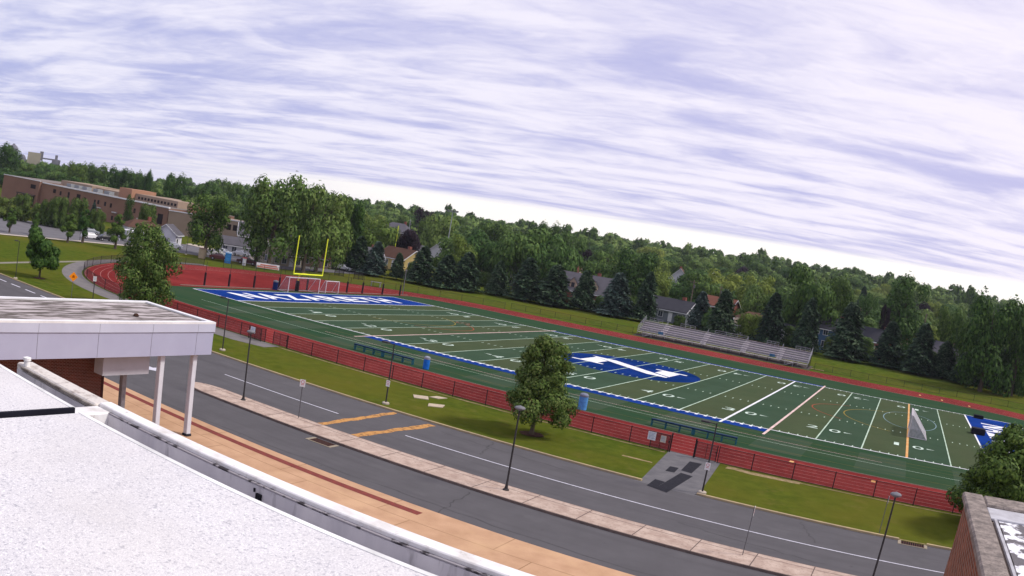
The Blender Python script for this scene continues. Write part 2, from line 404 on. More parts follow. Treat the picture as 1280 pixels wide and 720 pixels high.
def text(name, s, m, loc, rz, sx, sy, z, bold=.03, spacing=1.):
    c = bpy.data.curves.new(name, 'FONT'); c.body = s; c.align_x = 'CENTER'; c.align_y = 'CENTER'; c.offset = bold; c.space_character = spacing; c.resolution_u = 4
    o = bpy.data.objects.new(name+'_curve', c); COL.objects.link(o)
    bpy.context.view_layer.update()
    me = bpy.data.meshes.new_from_object(o.evaluated_get(bpy.context.evaluated_depsgraph_get()))
    COL.objects.unlink(o); bpy.data.objects.remove(o)
    xs_ = [v.co.x for v in me.vertices]; ys_ = [v.co.y for v in me.vertices]
    w, h = max(xs_)-min(xs_), max(ys_)-min(ys_); ox, oy = (max(xs_)+min(xs_))/2, (max(ys_)+min(ys_))/2
    for v in me.vertices: v.co = ((v.co.x-ox)/w*sx, (v.co.y-oy)/h*sy, 0)
    me.materials.clear(); me.materials.append(m); me.name = name
    q = bpy.data.objects.new(name, me); COL.objects.link(q); q.location = (*loc, z); q.rotation_euler.z = rz
    return q
NUMW = mat('white_number_paint', (.66, .76, .68), .8, col2=(.36, .48, .38), scale=1.)
for i in range(2, 19, 2):
    d = (i*5 if i <= 10 else 100-i*5); x = i*5*yd
    for (y, rz) in ((7.4, 0), (FW-6.2, math.pi)):
        s = str(d); a, b = (s[0], s[1])
        if rz: a, b = b, a
        for ch, sg_ in ((a, -1), (b, 1)):
            struct(text('field_number', ch, NUMW, (x+sg_*1.2, y), rz, .55 if ch == '1' else 1.25, 1.75, .052, .0))
        if d != 50:
            sg_ = -1 if i < 10 else 1; t = MB(); t.face([(0, -.22, 0), (.95*sg_, 0, 0), (0, .22, 0)] if sg_ > 0 else [(0, .22, 0), (.95*sg_, 0, 0), (0, -.22, 0)])
            struct(t.build('field_number_arrow', NUMW, loc=(x+sg_*2.15, y+.2, .052)))
for cx_, rz, bs in ((-4.6, math.pi/2, 1), (96.0, -math.pi/2, -1)):
    for j, ch in enumerate('NAZARETH'):
        struct(text('end_zone_letter', ch, WHITE, (cx_, CY-1.2+(j-3.5)*4.75*bs), rz, 4.1, 4.9, .047, .035))
# the big N in the circle
t = MB()
t.face([(38.7, 21.0, .060), (43.0, 21.0, .060), (43.0, 21.7, .060), (38.7, 21.7, .060)])
t.face([(39.7, 21.7, .060), (42.1, 21.7, .060), (42.1, 25.3, .060), (39.7, 27.2, .060)])
t.face([(38.9, 27.9, .0605), (39.7, 27.2, .0605), (48.9, 21.2, .0605), (51.5, 21.2, .0605), (51.5, 22.0, .0605), (42.4, 27.9, .0605)])
t.face([(49.1, 24.1, .060), (51.5, 22.5, .060), (51.5, 27.4, .060), (49.1, 27.4, .060)])
t.face([(48.1, 27.4, .060), (52.4, 27.4, .060), (52.4, 28.1, .060), (48.1, 28.1, .060)])
struct(t.build('midfield_letter', WHITE))

# ------------------------------------------------------------------ roads and paving
ASPH = mat('road_asphalt', (.112, .107, .114), .9, col2=(.098, .094, .100), scale=.5, bump=.2, bscale=50, spec=.0, extra=multi(spots(.9, .5, .75, (.082, .078, .083), .7, stretch=(.06, 1, 1)), spots(.35, .58, .75, (.130, .125, .130), .5), spots(1.7, .66, .74, (.065, .062, .066), .5), spots(25, .6, .8, (.13, .13, .13), .4)))
CONC = mat('tan_concrete', (.53, .33, .205), .9, col2=(.44, .265, .16), scale=.8, bump=.1, bscale=40, extra=multi(brickf(6.1, 3.42, (.30, .18, .10), .03, offset=.3, axis='F', amt=.10), spots(.35, .5, .7, (.58, .38, .22), .5)))
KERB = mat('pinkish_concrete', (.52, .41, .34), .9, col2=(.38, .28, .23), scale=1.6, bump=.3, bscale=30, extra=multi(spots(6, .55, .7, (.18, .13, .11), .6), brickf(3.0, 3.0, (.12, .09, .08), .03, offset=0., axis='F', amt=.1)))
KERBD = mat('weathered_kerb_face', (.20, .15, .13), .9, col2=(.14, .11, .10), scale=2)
YKERB = mat('yellowish_kerb', (.46, .36, .20), .9, col2=(.33, .26, .18), scale=1.2, bump=.2, bscale=30)
t = MB(); t.face([(-160, -45.9, .006), (220, -45.9, .006), (220, -29.7, .006), (-160, -29.7, .006)])
struct(t.build('road', ASPH))
t = MB(); rr_ = random.Random(21)
for (x0_, y0_, x1_, y1_) in ((39, -45.2, 58, -44.6), (58, -44.6, 74, -45.0), (52, -31.2, 63, -31.9), (70, -36.2, 78.5, -37.4), (55.5, -30.0, 56.6, -33.8), (60.2, -41.2, 61.0, -45.5), (30, -33, 38, -31.5), (76, -30.3, 77.5, -34)):
    n_ = 14; pv = None
    for i in range(n_+1):
        f_ = i/n_; x = x0_+(x1_-x0_)*f_+rr_.uniform(-.12, .12); y = y0_+(y1_-y0_)*f_+rr_.uniform(-.12, .12); w_ = rr_.uniform(.015, .035)
        if pv: t.face([(pv[0]-w_, pv[1]-w_, .010), (x-w_, y-w_, .010), (x+w_, y+w_, .010), (pv[0]+w_, pv[1]+w_, .010)])
        pv = (x, y)
struct(t.build('road_cracks', mat('tar_seam', (.07, .068, .07), .7, col2=(.055, .053, .055), scale=6)))
t = MB()
t.box(-160, 65.7, -29.72, -29.52, -.05, .12); t.box(69.3, 82.2, -29.72, -29.52, -.05, .12); t.box(84.0, 220, -29.72, -29.52, -.05, .12)
struct(t.build('road_kerb', YKERB))
# dry soil seam behind the kerb and under the fence
t = MB(); rnd = random.Random(4)
def ragged(mb, x0, x1, y, w, z):
    x = x0; pa = (w*rnd.uniform(.4, 1.), w*rnd.uniform(.4, 1.))
    while x < x1:
        x2 = min(x1, x+rnd.uniform(.5, 1.3)); pb = (w*rnd.uniform(.3, 1.1), w*rnd.uniform(.3, 1.1))
        mb.face([(x, y-pa[0], z), (x2, y-pb[0], z), (x2, y+pb[1], z), (x, y+pa[1], z)]); x = x2; pa = pb
ragged(t, 26, 64.2, -19.95, .16, .010); ragged(t, 69, 74.5, -20.2, .5, .010); ragged(t, 74.5, 115, -19.9, .14, .010); ragged(t, -30, 64, -29.4, .08, .010); ragged(t, 70, 115, -29.4, .10, .010); ragged(t, 62.4, 64.6, -24.2, .22, .010)
struct(t.build('bare_soil', mat('dry_soil', (.36, .26, .15), .95, col2=(.2, .16, .07), scale=3)))
# median with rounded end
t = MB(); y0, y1 = -40.75, -38.45; ym = (y0+y1)/2; rr = (y1-y0)/2
nose = [(36.6+rr*2.2-rr*2.2*math.cos(a), ym+rr*math.sin(a)) for a in [R_(q) for q in range(-90, 91, 15)]]
nose[0] = (nose[0][0], y0); pts = [(130, y0)]+[]
outl = nose+[(130, y1), (130, y0)]
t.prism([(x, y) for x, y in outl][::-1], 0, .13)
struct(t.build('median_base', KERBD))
t = MB(); t.face([(ym_x, ym+(yy_-ym)*.93, .134) for ym_x, yy_ in [(x+.08 if x < 60 else x, y) for x, y in outl][::-1]])
struct(t.build('median', KERB))
# sidewalk in front of the building
t = MB(); t.box(10, 112, -72, -45.85, 0, .13)
struct(t.build('sidewalk', CONC))
t = MB()
t.face([(10, -47.0, .137), (60.8, -47.0, .137), (60.8, -46.52, .137), (10, -46.52, .137)])
struct(t.build('red_paving_band', mat('maroon_paving', (.26, .062, .052), .9, col2=(.20, .05, .045), scale=3, extra=brickf(.4, .2, (.15, .06, .05), .02, axis='F', amt=.3))))
LP = mat('white_road_paint', (.62, .61, .68), .7, col2=(.45, .45, .5), scale=3)
t = MB()
for a, b in ((34.8, 46.1), (51.6, 130)): strip(t, a, b, -34.66, -34.54, .012)
x = -60
while x < 8: strip(t, x, x+2.4, -31.95, -31.7, .012); x += 3.8
# a painted arrow head by the end of the median
t.face([(31.6, -40.35, .012), (32.0, -40.35, .012), (32.0, -39.55, .012), (31.6, -39.55, .012)][::1])
t.face([(32.0, -39.2, .012), (32.0, -40.7, .012), (32.9, -39.95, .012)])
struct(t.build('road_markings', LP))
# dusty utility trench strips across the road
t = MB()
def rag2(mb, x0, y0, x1, y1, w, z, n=14):
    prev = None
    for i in range(n+1):
        f = i/n; x, y = x0+(x1-x0)*f+rnd.uniform(-.08, .08), y0+(y1-y0)*f; a = w*rnd.uniform(.6, 1.1)
        cur = ((x-a, y, z), (x+a, y, z))
        if prev: mb.face([prev[0], prev[1], cur[1], cur[0]])
        prev = cur
rag2(t, 47.45, -38.35, 47.5, -29.9, .27, .011); rag2(t, 50.2, -38.3, 50.75, -30.2, .33, .011)
struct(t.build('trench_patches', mat('orange_trench_dust', (.50, .26, .09), .95, col2=(.22, .12, .06), scale=3, thr=(.38, .52))))
# gate path with dark mats
t = MB(); t.face([(65.6, -29.7, .014), (69.4, -29.7, .014), (68.3, -19.25, .014), (64.3, -19.25, .014)]); t.face([(65.0, -30.0, .010), (70.0, -30.0, .010), (69.4, -29.7, .010), (65.6, -29.7, .010)])
PATH = mat('path_asphalt', (.15, .145, .15), .9, col2=(.115, .112, .12), scale=1.2, bump=.2, bscale=40)
struct(t.build('path', PATH))
t = MB()
for q in ([(66.45, -21.1), (67.35, -21.0), (67.55, -24.6), (66.75, -24.4)], [(65.85, -24.0), (66.45, -23.9), (66.6, -25.5), (66.0, -25.6)], [(66.95, -25.1), (67.85, -25.3), (67.75, -30.9), (66.9, -30.6)], [(66.2, -28.4), (66.9, -28.5), (66.9, -30.6), (66.3, -30.4)]):
    t.face([(x, y, .020) for x, y in q][::-1])
struct(t.build('asphalt_patches', mat('fresh_black_asphalt', (.028, .028, .034), .8, col2=(.02, .02, .026), scale=4, bump=.3, bscale=60)))
# path round the outside of the bend
t = MB(); ri, ro = RO+.35, RO+3.4
for i in range(40):
    a, b = R_(172+98*i/40), R_(172+98*(i+1)/40)
    t.face([(3.5+math.cos(p)*q, CY+math.sin(p)*q, .012) for p, q in ((a, ro), (b, ro), (b, ri), (a, ri))])
t.face([(3.5, CY-ro, .012), (23, CY-ro, .012), (26.5, CY-ro+.8, .012), (26.5, CY-ri, .012), (3.5, CY-ri, .012)])
struct(t.build('bend_path', mat('grey_path', (.19, .175, .17), .9, col2=(.15, .14, .14), scale=.8)))
t = MB(); a = (-36.5, 2.); b = (-17, -45)
t.face([(a[0]-.7, a[1], .010), (b[0]-.7, b[1], .010), (b[0]+.7, b[1], .010), (a[0]+.7, a[1], .010)])
struct(t.build('lawn_path', mat('pale_path', (.26, .24, .2), .9)))
# parking lot and street far left
def sheet(name, pts, e, m, n=14):
    """bilinear sheet that follows the terrain"""
    t = MB(); (a, b, c, d) = pts
    def q(u, v):
        x = (a[0]*(1-u)+b[0]*u)*(1-v)+(d[0]*(1-u)+c[0]*u)*v; y = (a[1]*(1-u)+b[1]*u)*(1-v)+(d[1]*(1-u)+c[1]*u)*v
        return (x, y, terrain(x, y)+e)
    for i in range(n):
        for j in range(n): t.face([q(i/n, j/n), q((i+1)/n, j/n), q((i+1)/n, (j+1)/n), q(i/n, (j+1)/n)])
    return struct(t.build(name, m))
LOT = mat('parking_asphalt', (.16, .155, .165), .9, col2=(.13, .125, .135), scale=.3)
sheet('parking_lot', [(-150, -60), (-75.5, -60), (-70.5, 36), (-116, 44)], .05, LOT)
sheet('street', [(-116, 44), (-70.5, 36), (-44.5, 56), (-64, 76)], .05, LOT)
sheet('street_far', [(-64, 76), (-44.5, 56), (-38, 79), (-52, 92)], .06, LOT)
WCON = mat('pale_concrete', (.50, .44, .36), .9, col2=(.42, .36, .30), scale=.8)
sheet('parking_sidewalk', [(-76.6, -60), (-74.2, -60), (-68.0, 35), (-70.2, 36)], .09, WCON, 6)
sheet('street_sidewalk', [(-88, 66), (-86.5, 63), (-58, 61), (-59, 66)], .12, WCON, 6)
t = MB()
for q in ([(44.3, -23.0), (45.2, -22.2), (45.9, -23.2), (45.0, -23.9)], [(46.7, -24.4), (47.6, -23.5), (48.0, -24.5), (47.2, -25.3)], [(45.4, -21.2), (46.2, -20.9), (46.0, -22.0), (45.3, -22.2)]):
    t.prism(q[::1], -.02, .05)
tag(t.build('utility_slab', mat('pale_slab', (.50, .42, .32), .9, col2=(.4, .33, .25), scale=3)), 'group of pale flat concrete slabs set in the lawn', 'concrete slab')
# ------------------------------------------------------------------ our own building: roofs, parapets, canopy
WROOF = mat('white_membrane_roof', (.68, .665, .67), .85, col2=(.58, .565, .585), scale=.9, bump=.25, bscale=130, extra=multi(spots(60, .53, .64, (.36, .36, .40), .75, detail=4), spots(110, .55, .62, (.95, .93, .93), .5, detail=2), spots(26, .64, .72, (.22, .22, .27), .6, detail=3), spots(.8, .45, .7, (.60, .575, .56), .5), spots(.5, .55, .8, (.72, .66, .66), .35)))
CAP = mat('white_cap_flashing', (.76, .75, .75), .6, col2=(.58, .55, .52), scale=2.2, thr=(.3, .5), bump=.1, extra=spots(7, .6, .72, (.33, .29, .25), .55))
YBR = -53.4
MOT = mat('mottled_pale_cap', (.62, .58, .54), .9, col2=(.36, .31, .28), scale=4, bump=.3, bscale=30, thr=(.3, .5), extra=spots(9, .58, .7, (.22, .18, .17), .6))
CAPD = mat('stained_stone_cap', (.33, .28, .25), .9, col2=(.15, .13, .12), scale=5, bump=.4, bscale=30, extra=spots(14, .52, .66, (.13, .11, .10), .7))
PWALL = mat('grey_parapet_lining', (.66, .63, .64), .85, col2=(.47, .45, .48), scale=1.6, stretch=(1, 1, .3), extra=spots(5, .58, .7, (.14, .13, .14), .5, stretch=(1, 1, .2)))
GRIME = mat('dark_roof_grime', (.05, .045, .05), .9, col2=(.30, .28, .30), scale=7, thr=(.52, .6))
BRICK = mat('red_brick', (.30, .105, .060), .9, col2=(.19, .07, .045), scale=2.5, bump=.2, extra=brickf(.22, .075, (.24, .19, .16), .010, axis='Y', amt=.75))
BRICKX = mat('red_brick_front', (.30, .105, .060), .9, col2=(.19, .07, .045), scale=2.5, bump=.2, extra=brickf(.22, .075, (.24, .19, .16), .010, axis='X', amt=.75))
root = thing('school_wing', 'white roofed school building in the foreground with pale parapet above the tan sidewalk', 'building', (70, -80, 0))
def P_(mb, name, m, par=root, **kw):
    o = mb.build(name, m, par, **kw); o.matrix_parent_inverse = Matrix.Translation(-Vector(par.location)) if not par.rotation_euler.z else par.matrix_world.inverted(); return o
t = MB(); t.box(68.75, 81.5, -90, -72.04, -.05, 8.58); t.box(71.31, 81.5, -90, -72.04, 8.58, 9.70); P_(t, 'outer_wall', BRICKX)
t = MB()                       # lower roof strip, parapet lining, cap
t.box(71.3, 81.5, -76.2, -72.27, 9.5, 9.72); P_(t, 'lower_roof', mat('grey_roof_membrane', (.40, .39, .42), .9, scale=4))
t = MB(); t.box(71.30, 81.5, -72.27, -72.05, 9.701, 9.93); P_(t, 'parapet_lining', PWALL)
t = MB(); t.box(71.0, 81.5, -72.215, -72.01, 9.93, 10.0, .012); P_(t, 'parapet_cap', CAP)
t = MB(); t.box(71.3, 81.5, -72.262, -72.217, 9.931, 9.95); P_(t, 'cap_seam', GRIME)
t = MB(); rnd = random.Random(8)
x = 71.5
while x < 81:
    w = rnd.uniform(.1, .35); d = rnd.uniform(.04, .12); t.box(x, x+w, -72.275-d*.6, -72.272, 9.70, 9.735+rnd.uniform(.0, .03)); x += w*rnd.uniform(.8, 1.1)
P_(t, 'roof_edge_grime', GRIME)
t = MB(); t.box(74.10, 74.17, -72.30, -72.27, 9.78, 9.86); t.box(74.05, 74.07, -72.285, -72.27, 9.86, 9.90); P_(t, 'scupper', mat('dark_hole', (.02, .02, .025), .8))
t = MB(); t.box(68.7, 71.0, -72.29, -71.99, 9.90, 9.985, .02); P_(t, 'far_parapet_cap', MOT)
t = MB(); t.box(68.9, 71.0, -72.33, -72.292, 9.925, 9.965, .005); P_(t, 'cap_drip_edge', mat('dark_brown_edge', (.11, .09, .08), .8, col2=(.3, .27, .24), scale=6))
t = MB(); t.box(68.75, 71.0, -72.31, -72.05, 8.58, 9.899); P_(t, 'far_parapet_lining', PWALL)
t = MB(); t.box(70.98, 71.30, -74.4, -72.22, 9.60, 9.955, .02); P_(t, 'cross_parapet', CAP)
t = MB(); t.box(68.8, 71.1, -76.0, -72.35, 8.582, 8.7); P_(t, 'sunken_roof', mat('grey_roof_membrane', None))
t = MB(); t.lathe([(.05, 0), (.05, .08), (.065, .09), (.065, .13), (.03, .14)], 12, (68.95, -72.24, 9.98)); P_(t, 'vent_pipe', CAP)
# upper roof the camera looks across
t = MB(); t.box(76.20, 100, -96, -76.06, 10.2, 11.595); P_(t, 'upper_roof', WROOF)
t = MB(); t.box(69, 76.114, -96, -76.06, 10.2, 11.60); P_(t, 'upper_roof_section', WROOF)
t = MB(); t.box(76.115, 76.135, -96, -76.04, 10.2, 11.603); t.box(76.136, 76.20, -96, -76.045, 10.2, 11.57); P_(t, 'roof_joint', mat('black_joint', (.02, .02, .03), .7))
t = MB(); t.box(76.20, 100, -76.06, -76.03, 11.40, 11.598); t.box(69, 76.114, -76.06, -76.03, 11.40, 11.603); P_(t, 'roof_edge_trim', mat('bright_metal_edge', (.82, .82, .80), .4))

root2 = thing('brick_wing', 'brick building corner with stained stone coping and patchy white roof at the lower right', 'building', (90, -75, 0))
t = MB(); t.box(81.60, 112, -120, -63.75, -.05, 9.9); P_(t, 'brick_wall', BRICK, root2)
t = MB(); t.box(81.52, 81.93, -120, -63.66, 9.9, 10.0, .03); t.box(81.93, 112, -64.45, -63.66, 9.9, 10.0, .03); P_(t, 'stone_coping', CAPD, root2)
PATCH = mat('patchy_white_roof', (.80, .80, .84), .85, col2=(.15, .14, .15), scale=2.6, thr=(.47, .52), bump=.5, bscale=20, stretch=(1, .8, 1))
t = MB(); t.box(82.1, 112, -120, -64.7, 9.905, 9.93); P_(t, 'flat_roof', PATCH, root2)
t = MB(); t.box(81.94, 112, -65.25, -64.46, 9.92, 9.96, .01); t.box(82.0, 82.05, -120, -65.3, 9.92, 9.965); P_(t, 'roof_upstand', mat('grey_upstand', (.50, .50, .53), .8, col2=(.36, .35, .37), scale=3), root2)
for i in range(6):
    t = MB(); t.lathe([(.05, 0), (.05, .05), (.015, .12), (.005, .16)], 8, (82.55+i*.42, -66.0-.05*(i % 2), 9.93)); P_(t, 'roof_spike', mat('dark_spike_metal', (.07, .07, .08), .6), root2)

root3 = thing('entrance_canopy', 'large white entrance canopy on square columns with stained flat roof and panelled fascia', 'canopy', (44, -60, 0))
FASC = mat('white_metal_panel', (.385, .395, .53), .55, col2=(.36, .365, .50), scale=.7, spec=.3)
SEAM = mat('panel_seam', (.22, .22, .27), .7)
X0, X1, Y0, Y1 = 40.98, 47.2, -86., -47.9
t = MB(); t.box(X0, X1, Y0, Y1, 4.66, 5.86); P_(t, 'fascia', FASC, root3)
t = MB(); t.box(X0-.05, X1+.05, Y0, Y1+.05, 5.875, 6.30); P_(t, 'flashing_band', mat('white_flashing', (.50, .52, .64), .5, col2=(.46, .475, .59), scale=.5), root3)
t = MB(); t.box(X0+.01, X1-.01+.03, Y0, Y1+.03, 5.855, 5.88); 
for y in (-49.1, -52.2, -55.6, -59.2, -62.8, -66.4): t.box(X1+.001, X1+.006, y-.012, y+.012, 4.68, 5.85)
for x in (44.2,): t.box(x-.012, x+.012, Y1+.001, Y1+.006, 4.68, 5.85)
for y in (-49.1, -52.2, -55.6, -59.2, -62.8): t.box(X1+.051, X1+.055, y-.008, y+.008, 5.89, 6.28)
P_(t, 'panel_joints', SEAM, root3)
t = MB(); w = .34            # raised rim
for b in ((X0-.05, X0-.05+w, Y0, Y1+.05), (X1+.05-w, X1+.05, Y0, Y1+.05), (X0-.05+w, X1+.05-w, Y1+.05-w, Y1+.05)): t.box(b[0], b[1], b[2], b[3], 6.302, 6.40)
P_(t, 'roof_rim', mat('white_rim', (.78, .78, .80), .6, col2=(.66, .65, .66), scale=1.), root3)
t = MB(); t.box(X0+.29, X1-.29, Y0, Y1-.29, 6.303, 6.315)
P_(t, 'gravel_roof', mat('stained_gravel_roof', (.48, .43, .43), .95, col2=(.12, .105, .095), scale=1.2, stretch=(2.6, .45, 1), thr=(.42, .58), bump=.5, bscale=25, extra=spots(1.0, .55, .68, (.15, .13, .12), .6, stretch=(2, .35, 1))), root3)
t = MB(); t.box(X0+.29, X0+.46, Y0, Y1-.29, 6.316, 6.325); t.box(X0+.46, X1-.29, Y1-.44, Y1-.29, 6.316, 6.325); P_(t, 'wet_rim_stain', mat('dark_wet_stain', (.12, .115, .10), .9, col2=(.2, .19, .17), scale=3), root3)
t = MB(); t.lathe([(.14, 0), (.17, .06), (.1, .14), (.03, .16)], 10, (45.4, -52.0, 6.318)); P_(t, 'roof_drain', mat('rusty_drain', (.07, .04, .03), .8), root3)
COLM = mat('white_column_paint', (.60, .61, .68), .5, col2=(.54, .55, .61), scale=1.)
DARKB = mat('dark_base_metal', (.035, .035, .045), .6)
for x, y in ((46.75, -48.75), (46.75, -51.05)):
    t = MB(); t.box(x-.15, x+.15, y-.15, y+.15, .13, 4.66, .02); c = P_(t, 'column', COLM, root3)
    t = MB(); t.box(x-.2, x+.2, y-.2, y+.2, .13, .26, .03); b = t.build('base_plate', DARKB, c)
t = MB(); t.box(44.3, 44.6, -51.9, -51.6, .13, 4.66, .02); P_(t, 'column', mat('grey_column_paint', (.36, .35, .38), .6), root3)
t = MB(); t.box(45.6, 46.4, -54.6, -51.55, 3.55, 4.655); P_(t, 'dropped_header', mat('pale_grey_render', (.44, .44, .50), .8, col2=(.38, .38, .43), scale=1), root3)
t = MB(); t.box(41.5, 44.8, -86, YBR, -.02, 4.655); P_(t, 'brick_wall', mat('shaded_red_brick', (.15, .036, .027), .9, col2=(.085, .022, .018), scale=2.5, extra=brickf(.22, .075, (.20, .13, .11), .012, axis='Y', amt=.7)), root3)  # brick colour darkened to carry the shade under the canopy
t = MB(); t.box(44.801, 44.83, YBR-.1, YBR+.05, .1, 4.65); P_(t, 'corner_trim', mat('dark_corner', (.07, .03, .03), .8), root3)
# trash bin by the column
r = thing('trash_can', 'dark round trash can on the sidewalk behind the middle canopy column', 'trash can', (46.1, -52.2, .13))
t = MB(); t.lathe([(.26, 0), (.30, .05), (.31, .85), (.33, .88), (.33, .93)], 20); t.build('body', mat('black_plastic', (.02, .02, .028), .5), r, smooth=False)
t = MB(); t.lathe([(.33, .93), (.31, 1.0), (.2, 1.12), (.05, 1.17)], 20); t.build('lid', mat('dark_blue_grey_plastic', (.035, .04, .07), .4), r, smooth=True)

# ------------------------------------------------------------------ chain link fences
BLK = mat('black_fence_metal', (.030, .026, .028), .6, col2=(.02, .018, .02), scale=3)
RUST = mat('brown_black_rail', (.060, .035, .032), .7, col2=(.035, .025, .025), scale=2)
CHAIN = veil('chain_link_mesh', (.045, .018, .02), .30); CHAIN2 = veil('dark_chain_link', (.02, .015, .018), .42)
def fence_run(par, pts, h, step, post_r=.035, mesh=CHAIN, z=ramp, posts=True, mid=(), gatezone=None, low=.06):
    """pts: polyline of (x, y); posts every step metres"""
    rails = MB(); net = MB(); netz = []
    for (x0, y0), (x1, y1) in zip(pts, pts[1:]):
        n = max(1, round(math.hypot(x1-x0, y1-y0)/step))
        for i in range(n):
            a = (x0+(x1-x0)*i/n, y0+(y1-y0)*i/n); b = (x0+(x1-x0)*(i+1)/n, y0+(y1-y0)*(i+1)/n)
            za, zb = z(a[1]) if z is ramp else z(*a), z(b[1]) if z is ramp else z(*b)
            for q in (h, low)+tuple(mid): rails.tube((a[0], a[1], za+q), (b[0], b[1], zb+q), .021, n=6)
            net.face([(a[0], a[1], za+low), (b[0], b[1], zb+low), (b[0], b[1], zb+h), (a[0], a[1], za+h)])
            if posts:
                t = MB(); t.tube((a[0], a[1], za-.05), (a[0], a[1], za+h+.05), post_r, n=8); t.build('post', BLK, par)
    if posts:
        a = pts[-1]; za = z(a[1]) if z is ramp else z(*a); t = MB(); t.tube((a[0], a[1], za-.05), (a[0], a[1], za+h+.05), post_r, n=8); t.build('post', BLK, par)
    rails.build('rails', RUST, par); net.build('chain_link', mesh, par)
f = thing('chain_link_fence', 'low dark chain link fence along the near track edge, left of the gate opening', 'fence')
fence_run(f, [(27.4, -19.55), (30.5, -19.55), (64.3, -19.55)], 1.22, 3.09)
f = thing('chain_link_fence', 'low dark chain link fence along the near track edge, right of the gate opening', 'fence')
fence_run(f, [(68.1, -19.55), (70.7, -19.55), (120, -19.55)], 1.22, 3.09)
f = thing('chain_link_fence', 'curved dark chain link fence wrapping the left bend of the track', 'fence')
RF = RO+.15; arcp = [(3.5+math.cos(R_(a))*RF, CY+math.sin(R_(a))*RF) for a in range(270, 168, -6)]
fence_run(f, [(24.4, -19.55), (3.5, CY-RF)]+arcp[1:], 1.25, 3.4, mesh=CHAIN2, post_r=.04)
f = thing('chain_link_fence', 'faint low fence behind the far left part of the bend and its grass', 'fence')
arcp = [(3.5+math.cos(R_(a))*RF, CY+math.sin(R_(a))*RF) for a in range(168, 90, -6)]
fence_run(f, arcp+[(3.5, CY+RF+.4)], 1.25, 4.6, mesh=veil('faint_chain_link', (.06, .06, .05), .12))
f = thing('chain_link_fence', 'thin low fence on the far grass, left of the bleachers', 'fence')
fence_run(f, [(3.5, 71.2), (29.3, 71.2)], 1.1, 3.1, mesh=veil('thin_chain_link', (.05, .05, .04), .12))
f = thing('chain_link_fence', 'thin low fence on the far grass, right of the bleachers', 'fence')
fence_run(f, [(64.2, 71.2), (125, 71.2)], 1.1, 3.3, mesh=bpy.data.materials['thin_chain_link'])
# gates of the near fence
def gate(x0, x1, y, label, extra=0):
    g_ = thing('fence_gate', label, 'gate', (x0, y, 0)); w = x1-x0
    t = MB()
    for x in (0, w): t.tube((x, 0, .05), (x, 0, 1.28), .035, n=8)
    for z in (.1, 1.24): t.tube((0, 0, z), (w, 0, z), .022, n=6)
    t.tube((w/2, 0, .1), (w/2, 0, 1.24), .02, n=6)
    t.build('gate_frame', BLK, g_)
    t = MB(); t.face([(0, 0, .1), (w, 0, .1), (w, 0, 1.24), (0, 0, 1.24)]); t.build('chain_link', CHAIN2, g_)
    t = MB(); t.box(w-.1, w-.02, -.06, -.03, .7, .82); t.build('latch', BLK, g_)
    return g_
gate(62.9, 64.35, -19.72, 'dark gate leaf left of the path, carrying two notices')
gate(66.35, 67.95, -19.55, 'dark gate leaf right of the gate opening at the path')
gate(22.6, 24.3, -20.05, 'open gate leaf with a notice, behind the white canopy corner')
gate(25.5, 27.3, -19.55, 'gate leaf right of the fence gap behind the canopy corner')
for x, w_ in ((64.42, 'left'), (66.28, 'right')):
    t = MB(); t.tube((x, -19.55, 0), (x, -19.55, 1.42), .055, n=10)
    tag(t.build('gate_post', BLK), 'thick dark post on the %s side of the gate opening above the path' % w_, 'gate post')
PAPER = mat('notice_paper', (.75, .76, .84), .6, col2=(.6, .62, .72), scale=8)
def notice(x, y, z, w, h, label, m=PAPER, ink=(.25, .3, .5)):
    o = thing('notice_sign', label, 'notice', (x, y, z))
    t = MB(); t.box(-w/2, w/2, -.012, 0, -h/2, h/2); t.build('panel', m, o)
    t = MB()
    for i in range(5): t.box(-w*.38, w*(.38-.12*(i % 2)), -.016, -.0125, h*.36-i*h*.16-.02, h*.36-i*h*.16+.01)
    t.build('lettering', mat('grey_ink', ink, .8), o)
notice(62.95, -19.80, .92, .62, .62, 'pale blue square notice fixed to the gate leaf left of the path')
notice(63.85, -19.80, .88, .42, .5, 'smaller cream notice fixed to the gate leaf left of the path', mat('cream_paper', (.66, .60, .52), .7))
notice(23.2, -20.15, .95, .62, .6, 'pale notice on the open gate leaf behind the canopy corner')

# tall net posts behind the goals
NETP = mat('black_post_pad', (.03, .022, .028), .7)
npos = [(-12.6, 5.0), (-12.5, 10.0), (-12.4, 15.4), (-12.4, 21.2), (-12.3, 28.0), (-12.3, 38.8), (-12.2, 43.2), (-12.0, 49.1), (-11.6, 54.2)]
NL = ['leftmost one', 'second one', 'third one', 'fourth, next to the blue barrel', 'fifth, seen through the goal', 'sixth, right of the goal', 'seventh one', 'eighth one', 'rightmost one']
for (x, y), l in zip(npos, NL):
    o = thing('net_post', 'tall post with black padded base behind the left goal, %s' % l.rstrip(','), 'post', (x, y, 0), group='net posts behind the left end zone')
    t = MB(); t.tube((0, 0, 0), (0, 0, 3.6), .035, n=8); t.build('pole', BLK, o)
    t = MB(); t.lathe([(.13, 0), (.16, .05), (.16, 1.95), (.13, 2.0)], 12); t.build('pad', NETP, o)
t = MB(); t.box(-12.4, -12.2, 0, 58, .04, .12); tag(t.build('ground_curb', mat('grey_brown_curb', None)), 'low grey edging strip behind the blue end zone under the net posts', 'edging')

